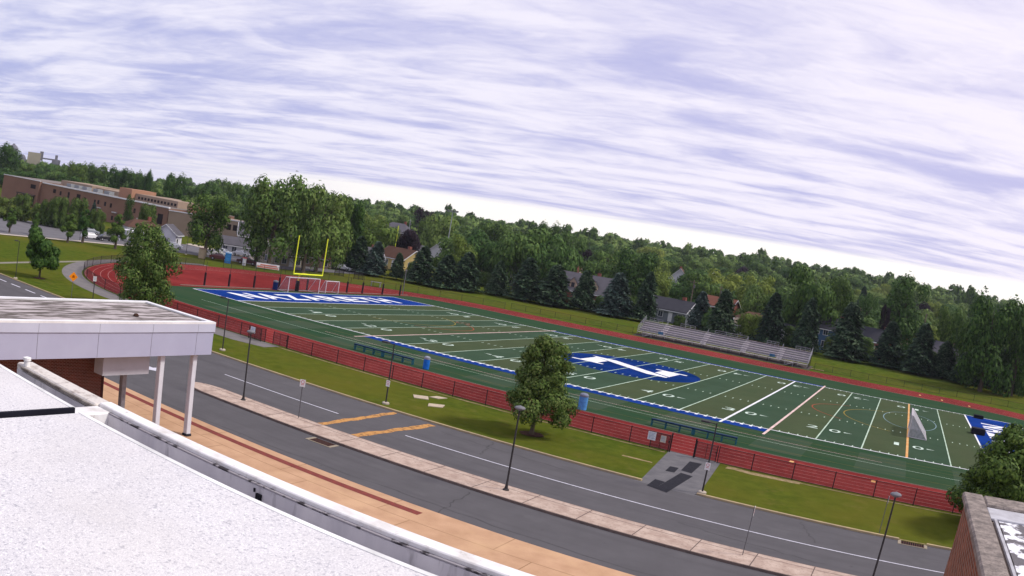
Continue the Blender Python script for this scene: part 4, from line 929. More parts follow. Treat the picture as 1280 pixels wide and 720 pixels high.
TREES = [
('plane', -47.9, 51.1, 17.1, 2.7, 2.2, 'broad shouldered green tree forming the left side of the big clump'),
('oak', -47.5, 75.7, 17.0, 3.7, 3.2, 'dark tree filling the big clump right of the goalpost'),
('plane', -40.3, 58.2, 17.3, 3.4, 4.1, 'green tree filling the big clump directly above the soccer goal'),
('oak', -61.7, 48.2, 13.8, 5.3, 3.6, 'dense dark round tree beside the street behind the track, nearest the parked cars'),
('plane', -43.1, 50.1, 19.4, 6.0, 3.2, 'tallest broad green tree, leftmost of the big clump behind the goalpost'),
('plane', -40.8, 63.0, 18.4, 5.9, 4.1, 'big leafy tree standing directly behind the yellow goalpost'),
('plane', -51.4, 67.0, 16.4, 4.4, 3.3, 'tall green tree filling the gap in the big clump left of the goalpost'),
('oak', -48.1, 81.7, 16.6, 3.8, 3.2, 'tall tree at the right end of the big clump behind the goalpost'),
('beech', -62.3, 127.1, 10.4, 4.9, 2.3, 'dark purple beech above the roof of the yellow house'),
('beech', -131.0, 237.6, 16.6, 5.3, 3.8, 'dark purple tree high on the slope with its top against the sky'),
('maple', -73.8, 161.5, 16.0, 6.4, 3.2, 'large pale green tree right of the lower purple beech'),
('lime', -87.2, 152.4, 9.9, 3.2, 4.5, 'small yellow green tree left of the lower purple beech'),
('maple', -70.3, 121.4, 8.3, 4.2, 1.8, 'green tree between two dark spruces left of the yellow house'),
('lime', -82.6, 127.1, 7.2, 3.4, 0.8, 'bushy green tree behind the spruces and right of the big clump'),
('lime', -65.9, 139.2, 3.6, 2.2, 0.8, 'small round bright green tree touching the gable of the yellow house'),
('maple', -30.0, 114.4, 13.4, 6.2, 2.0, 'wide green tree behind the spruces in the middle of the row'),
('lime', -30.2, 106.2, 11.6, 3.2, 1.7, 'bright green tree just right of the white gabled house'),
('maple', -19.2, 115.7, 16.2, 7.4, 2.8, 'largest spreading green tree behind the middle of the spruce row'),
('oak', -63.0, 185.3, 16.1, 8.4, 6.0, 'green tree rising behind the two spreading trees in the middle'),
('maple', -40.4, 196.3, 17.4, 5.6, 6.2, 'pale olive tree behind the house with the dormers'),
('oak', -69.8, 237.9, 19.9, 5.2, 9.0, 'dark green tree with its pointed top on the skyline above the dormer house'),
('beech', -23.3, 176.4, 12.6, 4.9, 5.4, 'purple black tree directly above the roof of the dormer house'),
('lime', 5.4, 154.9, 11.8, 4.6, 2.9, 'round pale green tree above the grey ranch house'),
('maple', -6.5, 168.9, 11.2, 3.9, 3.4, 'mid green tree left of the round pale tree above the ranch house'),
('lime', 20.6, 179.8, 13.3, 7.0, 4.2, 'bright green spreading tree above the reddish house'),
('lime', 32.7, 167.0, 14.0, 5.6, 4.5, 'yellow green tree left of the large dark tree'),
('lime', 37.5, 142.5, 8.8, 2.5, 3.9, 'small low yellow green tree in front of the brighter spreading one'),
('maple', 4.8, 201.6, 12.0, 6.5, 2.9, 'green tree behind the wooden utility pole'),
('oak', 55.3, 115.9, 17.4, 7.0, 5.6, 'very large dark green tree behind the right end of the bleachers'),
('oak', 60.5, 130.6, 17.1, 4.3, 6.5, 'dark tree attached to the right side of the very large dark one'),
('maple', 67.7, 146.2, 14.2, 3.8, 6.4, 'round dark green tree left of the tall yellowish tree'),
('plane', 78.2, 126.5, 19.5, 6.1, 7.4, 'tall yellowish green tree rising above the spruces right of the bleachers'),
('oak', 90.8, 126.2, 14.7, 3.8, 6.6, 'dark green tree right of the tall yellowish tree'),
('oak', 97.2, 88.6, 18.5, 6.0, 7.9, 'huge dark tree at the far right behind the spruces'),
('oak', 93.3, 101.0, 14.5, 4.0, 6.3, 'dark tree forming the left shoulder of the huge dark tree at the far right'),
('oak', 104.4, 91.7, 18.5, 3.9, 8.1, 'dark tree at the extreme right edge behind the spruces'),
('beech', 73.9, 121.4, 12.3, 1.5, 5.3, 'slim dark narrow tree left of the brown pole'),
('oak', -295.2, 110.5, 19.8, 6.7, 6.0, 'dark tall tree mass at the far left above the brick school roof'),
('oak', -307.5, 130.1, 10.7, 5.8, 2.7, 'dark tree in front of the grey industrial tower block'),
('oak', -300.3, 143.1, 11.3, 4.1, 4.1, 'small dark tree right of the grey industrial tower block'),
('oak', -242.0, 123.5, 15.8, 5.3, 7.1, 'round tree above the brick school, leftmost of the long row'),
('oak', -245.4, 136.7, 16.1, 5.5, 7.2, 'second round tree of the long row above the brick school'),
('oak', -235.7, 142.0, 16.0, 5.1, 7.2, 'third round tree of the long row above the brick school'),
('oak', -226.5, 146.3, 15.4, 4.6, 6.9, 'fourth round tree of the long row above the brick school'),
('oak', -207.2, 138.8, 16.5, 2.4, 7.4, 'dark narrow tree at the right end of the row above the school'),
('oak', -176.4, 129.4, 16.8, 4.9, 7.6, 'big dome shaped tree behind the right end of the brick school'),
('maple', -191.9, 157.6, 13.4, 4.4, 6.0, 'round tree between the school dome tree and the dark street tree'),
('oak', -175.4, 161.0, 16.0, 3.9, 7.2, 'dark round tree on the skyline left of the big clump'),
('maple', -195.1, 169.1, 13.0, 3.5, 5.9, 'green tree on the skyline between the two dark round trees'),
('maple', -90.9, 90.1, 16.3, 2.2, 7.3, 'small green tree touching the left side of the tallest tree'),
('poplar', -101.9, 54.1, 10.4, 1.5, 4.6, 'narrow upright tree standing before the brick school wall'),
('bush', -106.3, 65.0, 8.3, 2.9, 3.7, 'low rounded hedge tree before the right part of the school wall'),
('bush', -119.9, 25.1, 5.5, 3.8, 0.8, 'leftmost bushy tree behind the parking lot'),
('bush', -115.3, 27.2, 6.9, 2.7, 1.4, 'taller bushy tree behind the parking lot near its left end'),
('bush', -111.3, 30.4, 5.3, 2.5, 1.6, 'grey green bush in the middle of the parking lot hedge'),
('bush', -106.3, 31.0, 6.6, 2.4, 1.6, 'bushy tree in the hedge behind the second street tree'),
('bush', -103.3, 32.2, 7.7, 2.6, 2.1, 'taller bushy tree in the hedge left of the paired street trees'),
('bush', -100.7, 36.4, 8.0, 2.8, 2.9, 'broad bushy tree in the hedge above the paired street trees'),
('bush', -96.0, 40.0, 6.0, 2.0, 2.5, 'low bush at the right end of the parking lot hedge'),
('conifer', -100.0, 41.1, 7.5, 1.0, 3.4, 'small blue spruce at the right end of the parking lot hedge'),
('tulip', -76.8, 3.9, 4.9, 1.8, 0.8, 'young street tree by the parking lot, farthest to the left'),
('tulip', -75.8, 9.9, 4.7, 1.2, 0.8, 'slimmest young street tree, second along the parking lot'),
('tulip', -65.9, 12.8, 5.7, 1.9, 0.8, 'rounded young street tree by the parking lot, left one of the close pair'),
('tulip', -67.5, 17.7, 6.8, 2.0, 0.8, 'rounded young street tree by the parking lot, right one of the close pair'),
('tulip', -60.1, 21.4, 6.9, 2.1, 1.0, 'young street tree by the parking lot just right of the parked cars'),
('tulip', -60.8, 27.3, 5.5, 1.5, 1.8, 'small young street tree in front of the white house with porch'),
('conifer', -53.6, 78.4, 6.6, 2.2, 0.5, 'dark spruce far left, immediately behind the left goalpost upright'),
('conifer', -48.6, 78.7, 7.2, 2.4, 0.5, 'bluish spruce just right of the right goalpost upright'),
('conifer', -42.7, 80.2, 8.4, 2.8, 0.5, 'broad dark spruce, third in the row left of the yellow house'),
('conifer', -36.7, 79.0, 7.9, 2.5, 0.5, 'blue grey spruce next to the yellow house on its left'),
('conifer', -31.9, 81.3, 6.1, 1.7, 0.5, 'slim short spruce hiding the middle of the yellow house'),
('conifer', -25.9, 82.3, 8.5, 2.8, 0.5, 'spruce immediately right of the yellow house gable'),
('conifer', -19.4, 82.3, 7.5, 3.0, 0.5, 'spruce in front of the small white gabled house'),
('conifer', -16.3, 85.9, 8.7, 2.8, 0.5, 'dark spruce left of the wide spreading tree'),
('conifer', -11.2, 91.7, 7.8, 2.5, 0.5, 'spruce standing before the trunk of the wide spreading tree'),
('conifer', -3.9, 91.5, 9.6, 3.4, 0.5, 'full spruce below the largest spreading green tree'),
('conifer', 2.6, 92.3, 9.0, 3.7, 0.5, 'broad spruce with a ragged crown left of the dormer house'),
('conifer', 7.9, 96.8, 8.8, 2.6, 0.5, 'slender spruce in front of the dormer house'),
('conifer', 16.1, 95.7, 9.5, 3.5, 0.5, 'tall blue spruce at the right end of the dormer house'),
('conifer', 22.3, 97.3, 10.2, 2.7, 0.5, 'dull green spruce left of the grey ranch house'),
('conifer', 33.1, 104.1, 8.4, 2.8, 0.5, 'blue green spruce behind the left part of the bleachers'),
('conifer', 39.9, 97.0, 9.9, 2.8, 0.5, 'dark spruce behind the middle of the bleachers'),
('conifer', 49.8, 102.5, 10.9, 3.1, 0.5, 'tall pointed spruce behind the right part of the bleachers'),
('conifer', 58.1, 101.2, 11.2, 3.0, 0.5, 'bushy green spruce behind the right end of the bleachers'),
('conifer', 67.3, 99.5, 11.8, 3.7, 0.5, 'very broad dark spruce right of the bleachers'),
('conifer', 76.5, 101.5, 9.4, 3.0, 0.5, 'dark spruce with a pointed top below the tall yellowish tree'),
('conifer', 83.8, 98.9, 10.4, 3.3, 0.5, 'widest spruce of the merged dark group beside the brown pole'),
('conifer', 89.3, 100.7, 7.7, 2.5, 0.5, 'rounded spruce at the right end of the merged dark group'),
('conifer', 93.3, 96.0, 6.4, 1.9, 0.5, 'smallest low spruce before the grey roofed white house'),
('conifer', 98.3, 101.0, 9.5, 2.3, 0.5, 'narrow upright spruce right of the smallest low one'),
('conifer', 102.3, 99.6, 8.3, 2.1, 0.5, 'second last spruce of the row toward the right edge'),
('conifer', 107.8, 100.3, 10.4, 3.4, 0.5, 'large black green spruce at the right edge of the view')
]
for i, (kind, x, y, h, rad, clear, label) in enumerate(TREES):
    if kind == 'conifer' and 'blu' in label: kind = 'blue'
    grp = 'row of spruces beyond the far track' if kind in ('conifer', 'blue') else None
    if kind not in ('conifer', 'blue', 'bush', 'tulip'): clear = min(clear, h*.12); rad *= 1.18 if kind == 'plane' else 1.10
    if kind == 'bush': clear = -.2; rad *= 1.15
    if kind in ('conifer', 'blue'): rad *= tr_.uniform(1.15, 1.4) if x < 70 else tr_.uniform(1.35, 1.6)
    if x > 70 and kind == 'oak': clear = -.2
    if kind == 'tulip': clear = max(1.0, h*.22)
    tree(kind, x, y, h, rad, clear, label, grp)
# near trees with finer foliage of their own
def near_tree(x, y, h, rad, clear, seed, label, n, s, shape='egg', lob=14, m='near', ring=True, sx=1., tk=1.):
    o = thing('shade_tree', label, 'tree', (x, y, 0))
    me = crown_mesh('crown', 'n', n, s, seed, LM[m], lobes=lob, shape=shape)
    c = bpy.data.objects.new('crown', me); COL.objects.link(c); c.parent = o; c.location = (0, 0, clear); c.scale = (rad*sx, rad, (h-clear)/2)
    k = bpy.data.objects.new('trunk', trunk_mesh('trunk', seed, 9, .028)); COL.objects.link(k); k.parent = o; k.scale = (h*.72*tk, h*.72*tk, h*.9)
    if ring:
        t = MB(); r = random.Random(seed); t.face([(math.cos(a/12*math.pi)*r.uniform(.75, .95), math.sin(a/12*math.pi)*r.uniform(.75, .95), .035) for a in range(24)])
        t.build('mulch_ring', mat('dark_mulch', (.075, .035, .025), .95, col2=(.035, .018, .014), scale=6, bump=.6), o)
    return o
near_tree(55.8, -25.05, 6.95, 2.75, 1.15, 33, 'small leafy tree on a mulch ring in the roadside lawn, left of the gate path', 22000, .05, lob=24)
near_tree(8.9, -23.2, 9.1, 4.0, .3, 49, 'ragged leafy tree behind the flat canopy roof, in front of the track bend', 16000, .046, shape='egg', lob=30, ring=False)
near_tree(-12.3, -24.6, 6.2, 2.45, 1.35, 53, 'small round dark tree standing alone on the far left lawn', 8000, .10, m='oak', shape='round', lob=11)
near_tree(89.0, -22.3, 7.0, 3.6, .4, 61, 'dark leafy tree behind the brick corner at the right edge', 19000, .05, m='oak', shape='egg', lob=26)
# ------------------------------------------------------------------ houses
def pm(name, c, **k): return mat(name, c, .85, **{**dict(col2=tuple(x*.85 for x in c), scale=.8), **k})
ROOFS = {'brown': pm('brown_shingles', (.10, .055, .04)), 'grey': pm('grey_shingles', (.105, .10, .115)), 'dark': pm('dark_shingles', (.05, .05, .06)), 'red': pm('red_brown_shingles', (.17, .07, .05)), 'pale': pm('weathered_shingles', (.22, .18, .15)), 'white': pm('white_metal_roof', (.62, .62, .64))}
WALLS = {'yellow': pm('yellow_siding', (.52, .40, .17)), 'white': pm('white_siding', (.58, .58, .62)), 'tan': pm('tan_siding', (.36, .31, .24)), 'slate': pm('blue_grey_siding', (.17, .19, .22)), 'red': pm('red_brick_house', (.25, .09, .07)), 'blue': pm('blue_siding', (.08, .15, .26)), 'grey': pm('grey_siding', (.28, .28, .30)), 'peach': pm('peach_stone', (.42, .30, .24))}
TRIM = mat('white_house_trim', (.68, .68, .70), .6, col2=(.6, .6, .62), scale=3); GLASS = mat('dark_window_glass', (.03, .04, .055), .15, col2=(.05, .06, .08), scale=2, spec=.6); FOUND = pm('house_foundation', (.22, .21, .2))
def window(par, x, y, z, w, h, face):   # face: 'F' looks -y, 'B' +y, 'R' +x, 'L' -x
    t = MB(); u = MB(); e = .05
    if face in 'FB':
        s = -1 if face == 'F' else 1; ya, yb = sorted((y, y+s*e)); t.box(x-w/2-.1, x+w/2+.1, ya, yb, z-h/2-.1, z+h/2+.1); ya, yb = sorted((y+s*(e+.002), y+s*(e+.02)))
        u.box(x-w/2, x-.03, ya, yb, z-h/2, z+h/2); u.box(x+.03, x+w/2, ya, yb, z-h/2, z+h/2)
    else:
        s = 1 if face == 'R' else -1; xa, xb = sorted((x, x+s*e)); t.box(xa, xb, y-w/2-.1, y+w/2+.1, z-h/2-.1, z+h/2+.1); xa, xb = sorted((x+s*(e+.002), x+s*(e+.02)))
        u.box(xa, xb, y-w/2, y-.03, z-h/2, z+h/2); u.box(xa, xb, y+.03, y+w/2, z-h/2, z+h/2)
    o = t.build('window', TRIM, par); u.build('pane', GLASS, o)
def gable_roof(w, d, hw, hr, ov=.4, th=.18):
    t = MB(); x0, x1 = -w/2-ov, w/2+ov; k = hr/(d/2); yo = d/2+ov; ze = hw-ov*k
    for s in (-1, 1):
        a = [(x0, s*yo, ze), (x1, s*yo, ze), (x1, 0, hw+hr), (x0, 0, hw+hr)]; b = [(x, y, z+th) for x, y, z in a]
        t.face(a[::s]); t.face(b[::-s]); 
        for i in range(4): j = (i+1) % 4; t.face([a[i], a[j], b[j], b[i]][::s])
    return t
def house(x, y, w, d, hw, hr, wall, roof, label, turn=0., nwin=4, dorm=0, chim=1, hip=False, sink=.3, two=False, porch=False, up=0.):
    az = math.atan2(x-80, y+78); o = thing('house', label, 'house', (x, y, terrain(x, y)-sink+up), -az+R_(turn))
    t = MB(); t.box(-w/2, w/2, -d/2, d/2, -1.5-up, hw); i0 = 0
    if not hip:
        for s in (-1, 1): t.face([(s*w/2, -d/2, hw), (s*w/2, d/2, hw), (s*w/2, 0, hw+hr)][::s])
    t.build('wall', WALLS[wall], o)
    if hip:
        r_ = MB(); e = .45; a = [(-w/2-e, -d/2-e, hw), (w/2+e, -d/2-e, hw), (w/2+e, d/2+e, hw), (-w/2-e, d/2+e, hw)]; b = [(-w*.22, 0, hw+hr), (w*.22, 0, hw+hr)]
        r_.face([a[0], a[1], b[1], b[0]]); r_.face([a[2], a[3], b[0], b[1]]); r_.face([a[1], a[2], b[1]]); r_.face([a[3], a[0], b[0]]); r_.face(a[::-1])
        rf = r_.build('roof', ROOFS[roof], o)
    else: rf = gable_roof(w, d, hw+.01, hr).build('roof', ROOFS[roof], o)
    if chim: t = MB(); t.box(w*.18, w*.18+.8, .1, .9, hw+hr*.3, hw+hr+.9); t.build('chimney', WALLS['red'], rf)
    t = MB(); t.box(-w/2-.38, w/2+.38, -d/2-.50, -d/2-.42, hw-.42, hw-.22)
    if not hip:
        for s in (-1, 1):
            for q in (-1, 1): t.tube((s*(w/2+.44), q*(d/2+.4), hw-.1-.3*hr/(d/2)), (s*(w/2+.44), 0, hw+hr+.06), .11, n=4)
    t.build('eaves_trim', TRIM, o)
    for i in range(nwin):
        xx = -w/2+w*(i+.5)/nwin
        if i == nwin//2: 
            t = MB(); t.box(xx-.5, xx+.5, -d/2-.06, -d/2, .1, 2.2); dd = t.build('door', TRIM, o); continue
        window(o, xx, -d/2, 1.5, 1.1, 1.2, 'F')
        if two: window(o, xx, -d/2, 4.1, 1.0, 1.2, 'F')
    window(o, w/2, -d*.2, 1.5, 1.0, 1.2, 'R'); window(o, w/2, d*.2, 1.5, 1.0, 1.2, 'R'); window(o, -w/2, 0, 1.5, 1.0, 1.2, 'L')
    if two or hr > 2.6: window(o, w/2, 0, hw+.6, .9, 1.1, 'R')
    for i in range(dorm):
        xx = -w/2+w*(i+.7)/(dorm+.4); t = MB(); k = hr/(d/2); yf = -d/2+.5; zb = hw+.5*k; t.box(xx-.8, xx+.8, yf, yf+2.4, zb, zb+1.5)
        t.face([(xx-.8, yf, zb+1.5), (xx+.8, yf, zb+1.5), (xx, yf, zb+2.5)]); dm = t.build('dormer', WALLS['peach'], rf)
        t = MB()
        for s in (-1, 1): t.face([(xx+s*1.0, yf-.2, zb+1.3), (xx+s*1.0, yf+3, zb+1.3), (xx, yf+3, zb+2.6), (xx, yf-.2, zb+2.6)][::s])
        t.box(xx-.4, xx+.4, yf-.03, yf-.002, zb+.25, zb+1.35); t.cur = 0
        t.build('dormer_roof', ROOFS['dark'], rf)
    if porch:
        t = MB(); t.box(-w/2, w/2, -d/2-2.2, -d/2-.5, 2.35, 2.5)
        for i in range(4): xx = -w/2+.1+i*(w-.2)/3; t.box(xx-.08, xx+.08, -d/2-2.15, -d/2-2.0, 0, 2.35)
        t.build('porch', TRIM, o)
    return o
HOUSES = [
 (-49.3, 106.9, 10.5, 7.5, 2.9, 2.5, 'yellow', 'brown', 'yellow house with brown roof between the spruces behind the left end zone', dict(turn=-48, up=.7)),
 (-58.5, 141, 6.5, 7, 3.6, 3.0, 'white', 'dark', 'small white house whose peaked gable faces the field, right of the yellow house', dict(turn=78, up=1.8, chim=0)),
 (-63.5, 136, 6, 7, 3.0, 2.3, 'white', 'grey', 'small white house touching the left side of the peaked white gable', dict(turn=50, up=1.0, chim=0)),
 (-52.0, 150, 7, 6, 3.6, 2.2, 'white', 'dark', 'white house with dark roof just right of the peaked white gable', dict(turn=20, up=1.5, chim=0)),
 (-34.1, 123.6, 11, 8, 3.0, 2.6, 'grey', 'pale', 'grey house mostly hidden behind the slim spruces in the middle', dict(turn=-8)),
 (1.2, 113.6, 12.5, 9, 3.1, 4.0, 'red', 'grey', 'grey roofed house with two peach dormers behind the slender spruce', dict(turn=-10, dorm=2, up=.3)),
 (10.8, 111.0, 3.6, 5, 2.5, 1.4, 'white', 'dark', 'small white garage with dark roof at the right of the dormer house', dict(turn=-10, nwin=2, chim=0)),
 (-21, 149, 11, 9, 3.5, 3.0, 'peach', 'red', 'peach house with red brown roof above the dormer house', dict(turn=-25, up=1.6)),
 (24.6, 111.5, 10.0, 8, 2.8, 2.3, 'slate', 'dark', 'blue grey ranch house with white gable trim left of the bleachers', dict(turn=-24, porch=False, up=.4)),
 (-3.4, 209.7, 6, 8, 4.4, 4.0, 'white', 'brown', 'white steep gabled house far behind the grey ranch house', dict(turn=84, up=3.2)),
 (3.3, 231.4, 6, 8, 4.5, 5.0, 'white', 'white', 'narrow pale steeple like house far behind the bleachers', dict(turn=86, up=2.4, chim=0)),
 (28.9, 141.7, 8, 8, 4.6, 2.2, 'red', 'red', 'red brick house behind the spruces in the middle of the bleachers', dict(turn=-20, up=0)),
 (41.5, 127.6, 10, 9, 3.0, 2.1, 'tan', 'brown', 'tan house with wide brown roof behind the tall pointed spruce', dict(turn=8, hip=True)),
 (42, 114.2, 5.5, 4, 2.6, 1.2, 'white', 'pale', 'low white shed between spruces behind the middle of the bleachers', dict(nwin=2, chim=0)),
 (31.5, 116.5, 5.5, 4, 2.4, 1.0, 'grey', 'pale', 'low grey shed between the two left spruces behind the bleachers', dict(nwin=2, chim=0)),
 (52.4, 112.5, 6, 5, 3.0, 1.6, 'white', 'dark', 'small white house between spruces behind the right end of the bleachers', dict(turn=40, nwin=3, chim=0)),
 (61.9, 117.6, 8.0, 8, 5.0, 2.3, 'blue', 'dark', 'tall blue house with dark roof left of the very broad dark spruce', dict(turn=-6, two=True, up=.2)),
 (72.3, 121.2, 9, 8, 3.6, 2.6, 'red', 'dark', 'red brick house with white porch right of the very broad dark spruce', dict(turn=-18, porch=True, up=.6)),
 (80.0, 138.5, 12, 8, 3.6, 2.2, 'peach', 'red', 'peach house with reddish roof beside the brown pole', dict(turn=-14, up=1.5)),
 (89.8, 121.2, 10, 8, 3.2, 2.8, 'white', 'grey', 'white house with grey roof behind the smallest spruce', dict(turn=-20, up=.6)),
 (97.2, 114.9, 9, 8, 2.6, 2.3, 'white', 'grey', 'low white house with long grey roof toward the right edge', dict(turn=-6)),
 (104.5, 125.3, 8, 8, 2.8, 2.0, 'tan', 'brown', 'brownish house glimpsed between the last spruces at the right', dict(turn=10, chim=0)),
 (-89.7, 50.0, 9.5, 8, 3.4, 1.9, 'white', 'brown', 'white house with red brown roof beside the parking lot', dict(turn=18, hip=True, nwin=3)),
 (-82.5, 53.5, 5.0, 6, 3.2, 2.0, 'white', 'grey', 'small white gabled house right of the red brown roof', dict(turn=72, nwin=2, chim=0)),
 (-68.9, 66.0, 9, 6, 2.6, 1.6, 'white', 'grey', 'long white trailer like house right of the dense dark round tree', dict(turn=-4, chim=0)),
 (-79.5, 85.5, 15, 9, 5.0, 3.0, 'grey', 'grey', 'large grey roofed building behind the dense dark round tree', dict(turn=4, chim=0, up=-1.2)),
 (-52.4, 63.5, 7.5, 7, 3.0, 2.4, 'tan', 'pale', 'tan house left of the tall trunk behind the goalpost', dict(turn=30)),
 (-51.4, 74.4, 9.0, 7, 2.7, 2.2, 'peach', 'brown', 'brownish house seen between the goalpost uprights', dict(turn=-12)),
 (-50.8, 93.5, 7.5, 7, 3.2, 2.4, 'white', 'grey', 'white and grey house between the first and third spruce', dict(turn=18)),
 (-111.3, 190.5, 12, 11, 4.6, 3.4, 'peach', 'grey', 'large grey roofed house above the lower purple beech', dict(turn=-20, hip=True, two=True, up=2.8)),
 (-124, 191.6, 13, 9, 3.5, 2.5, 'grey', 'pale', 'grey roofed house above the bushy green tree on the slope', dict(turn=14, up=1.0)),
 (-23.5, 130.0, 9, 8, 3.0, 2.4, 'grey', 'grey', 'grey house hidden behind the trunks of the spreading trees', dict(turn=-15)),
 (-18.5, 206.4, 10, 8, 4.5, 2.6, 'grey', 'dark', 'dark roofed house among the trees right of the purple black tree', dict(turn=16, up=2)),
]
for (x, y, w, d, hw, hr, wall, roof, label, kw) in HOUSES: house(x, y, w, d, hw, hr, wall, roof, label, **kw)

sh = random.Random(5)
for x, y, h, rad, k, where in ((-13, 96, 3.6, 3.0, 'bush', 'left of the slim middle spruces'), (-6.5, 97.5, 4.2, 3.0, 'bush', 'between two spruces in the middle of the row'), (5.2, 101.5, 3.4, 2.4, 'bush', 'at the left foot of the dormer house'), (11.5, 101, 4.4, 2.6, 'maple', 'in front of the small white garage'), (17.5, 103.5, 4.6, 2.6, 'bush', 'between the garage and the ranch house'), (29.5, 101, 2.6, 1.6, 'bush', 'at the right corner of the ranch house'), (21.8, 103.6, 1.8, 1.4, 'bush', 'under the windows of the ranch house'), (36.5, 104, 5.2, 3.2, 'maple', 'between the two left spruces behind the bleachers'), (44.5, 104.5, 5.6, 3.4, 'lime', 'in front of the tan house behind the bleachers'), (54.5, 106, 4.6, 2.8, 'bush', 'left of the bushy spruce behind the bleachers'), (63.8, 108, 3.6, 2.4, 'bush', 'in front of the tall blue house'), (71.5, 107.5, 5.0, 3.0, 'maple', 'in front of the red brick house with porch'), (80, 103, 5.5, 3.2, 'oak', 'filling the merged dark group of spruces'), (87, 103.5, 5.0, 3.2, 'bush', 'in the merged dark group beside the brown pole'), (95.8, 102.5, 3.4, 2.4, 'bush', 'beside the smallest low spruce'), (100.5, 104.5, 5.4, 3.2, 'maple', 'between the narrow spruces at the right')):
    tree(k, x, y, h, rad, -.3, 'leafy shrub like growth %s' % where, name='shrub', cat='shrub', group='undergrowth between the spruces')

# ------------------------------------------------------------------ the long brick school and the works on the skyline
SB = mat('brown_school_brick', (.235, .135, .098), .9, col2=(.20, .115, .085), scale=.15); SB2 = mat('tan_school_brick', (.33, .25, .19), .9, col2=(.28, .21, .16), scale=.2); SB3 = mat('orange_school_brick', (.36, .20, .13), .9, col2=(.32, .18, .12), scale=.3)
FL = mat('pale_roof_edge', (.72, .71, .74), .6, col2=(.62, .61, .64), scale=.5); SRF = mat('brownish_flat_roof', (.22, .19, .17), .95, col2=(.17, .15, .14), scale=.2)
o = thing('school_building', 'long two storey brown brick school with pale roof edge behind the parking lot', 'school', (-202.3, 63.7, 1.0), math.atan2(13.5, 86.6)); o.rotation_euler.y = .0245
Lh = 88.5
t = MB(); t.box(0, 24, 0, 30, -5, 9.5); t.box(24, Lh, 1.2, 34, -5, 9.1); t.build('wall', SB, o)
t = MB(); t.box(-.2, 24.2, -.15, .3, 9.51, 9.72); t.box(24.3, Lh+.2, .9, 1.6, 9.11, 9.50); t.build('roof_edge', FL, o)
t = MB(); t.box(0, 24, .31, 30, 9.51, 9.6); t.box(24.3, Lh, 1.61, 34, 9.11, 9.25); t.build('flat_roof', SRF, o)
t = MB(); t.box(13.5, 22.5, -2.6, -.05, 4.3, 4.7); t.box(13.8, 14.1, -2.5, -2.2, -3, 4.3); t.build('door_canopy', mat('dark_canopy', (.07, .05, .05), .8), o)
rs = random.Random(3)
for x, z, w, h in [(15.5, 2.4, 1.6, 3.4), (21.5, 2.4, 1.2, 3.4), (20.3, 7.4, 3.2, 1.4), (32, 7.3, 1.6, 1.3), (35.6, 7.0, 1, 1.3), (40.2, 6.9, 1, 2.0), (45.7, 6.6, 2.0, 2.6), (47, 3.6, 1.4, 1.8), (49.2, 6.7, 1, 1.2), (49.5, 2.8, 1.6, 1.2), (53.5, 2.7, 2.6, 1.4), (54.5, 6.6, .9, 1.3), (56.3, 6.7, .9, 1.3), (59.8, 6.6, .9, 1.3), (62.7, 6.5, .9, 1.3), (60.5, 2.8, .9, 1.3), (64.2, 2.8, .9, 1.3), (71, 6.4, .8, 1.2), (74, 6.4, .9, 1.4), (79.9, 6.2, 1.3, 1.2), (85.5, 5.6, 2.2, 3.0), (57, 2.4, .8, 1.0)]:
    yy_ = -.06 if x < 24 else 1.14
    t = MB(); t.box(x-w/2, x+w/2, yy_, yy_+.05, z-h/2, z+h/2); t.build('window', mat('dark_school_window', (.028, .02, .022), .4), o)
for x, z in ((51, 5.2), (57.2, 5.1), (65.2, 4.7), (77, 4.4), (52.7, .9), (59, .8)):
    t = MB(); t.box(x-1.1, x+1.1, .55, 1.15, z-.22, z+.1); t.build('wall_vent', mat('pale_vent_hood', (.55, .52, .52), .7), o)
for a, b, y0_, y1_, z1, m in ((22, 40, 12, 26, 11.0, SB2), (64.6, 84, 10, 28, 11.3, SB2), (58.5, 64.5, 8, 20, 12.4, SB3), (40, 58, 14, 28, 10.6, SB2)):
    t = MB(); t.box(a, b, y0_, y1_, 9.26, z1); t.build('rooftop_block', m, o)
for a in (29, 33.5, 38, 44, 50): t = MB(); t.box(a, a+2.6, 9, 11.5, 9.26, 10.3); t.build('rooftop_unit', mat('grey_hvac', (.30, .32, .34), .6), o)
for i in range(12): t = MB(); t.box(66+i*1.5, 66.9+i*1.5, 9.95, 9.99, 9.7, 10.5); t.build('window', mat('dark_school_window', None), o)
o = thing('school_annex', 'tan brick wing with a strip of windows behind the dense dark round tree', 'building', (-114.5, 78.5, 0), math.atan2(27, 26)*.62)
t = MB(); t.box(0, 62, 0, 24, -3, 7.3); t.build('wall', SB2, o)
t = MB(); t.box(-.1, 62, -.2, .4, 7.31, 7.6); t.build('roof_edge', FL, o)
t = MB(); t.box(4, 13, 5, 14, 7.31, 9.6); t.build('rooftop_block', SB3, o)
for i in range(20): t = MB(); t.box(19+i*1.9, 20.3+i*1.9, -.06, -.01, 4.6, 6.2); t.build('window', mat('dark_school_window', None), o)
WORK = mat('tan_works_cladding', (.33, .30, .24), .9, col2=(.27, .25, .2), scale=.1); WGR = mat('grey_works_steel', (.18, .18, .21), .8, col2=(.13, .13, .16), scale=.3)
az = R_(-61.2); o = thing('industrial_tower', 'square tan works building with an elevated conveyor bridge on the left skyline', 'industrial building', (-463.7, 219.7, 6), -az)
t = MB(); t.box(-5.2, 5.2, -5, 5, 0, 20.5); t.build('tower_block', WORK, o)
t = MB(); t.box(4.2, 7.0, -2, 2, 15.5, 22.0); t.box(5.21, 19, -1, 1, 16.8, 17.8); t.build('conveyor_bridge', WGR, o)
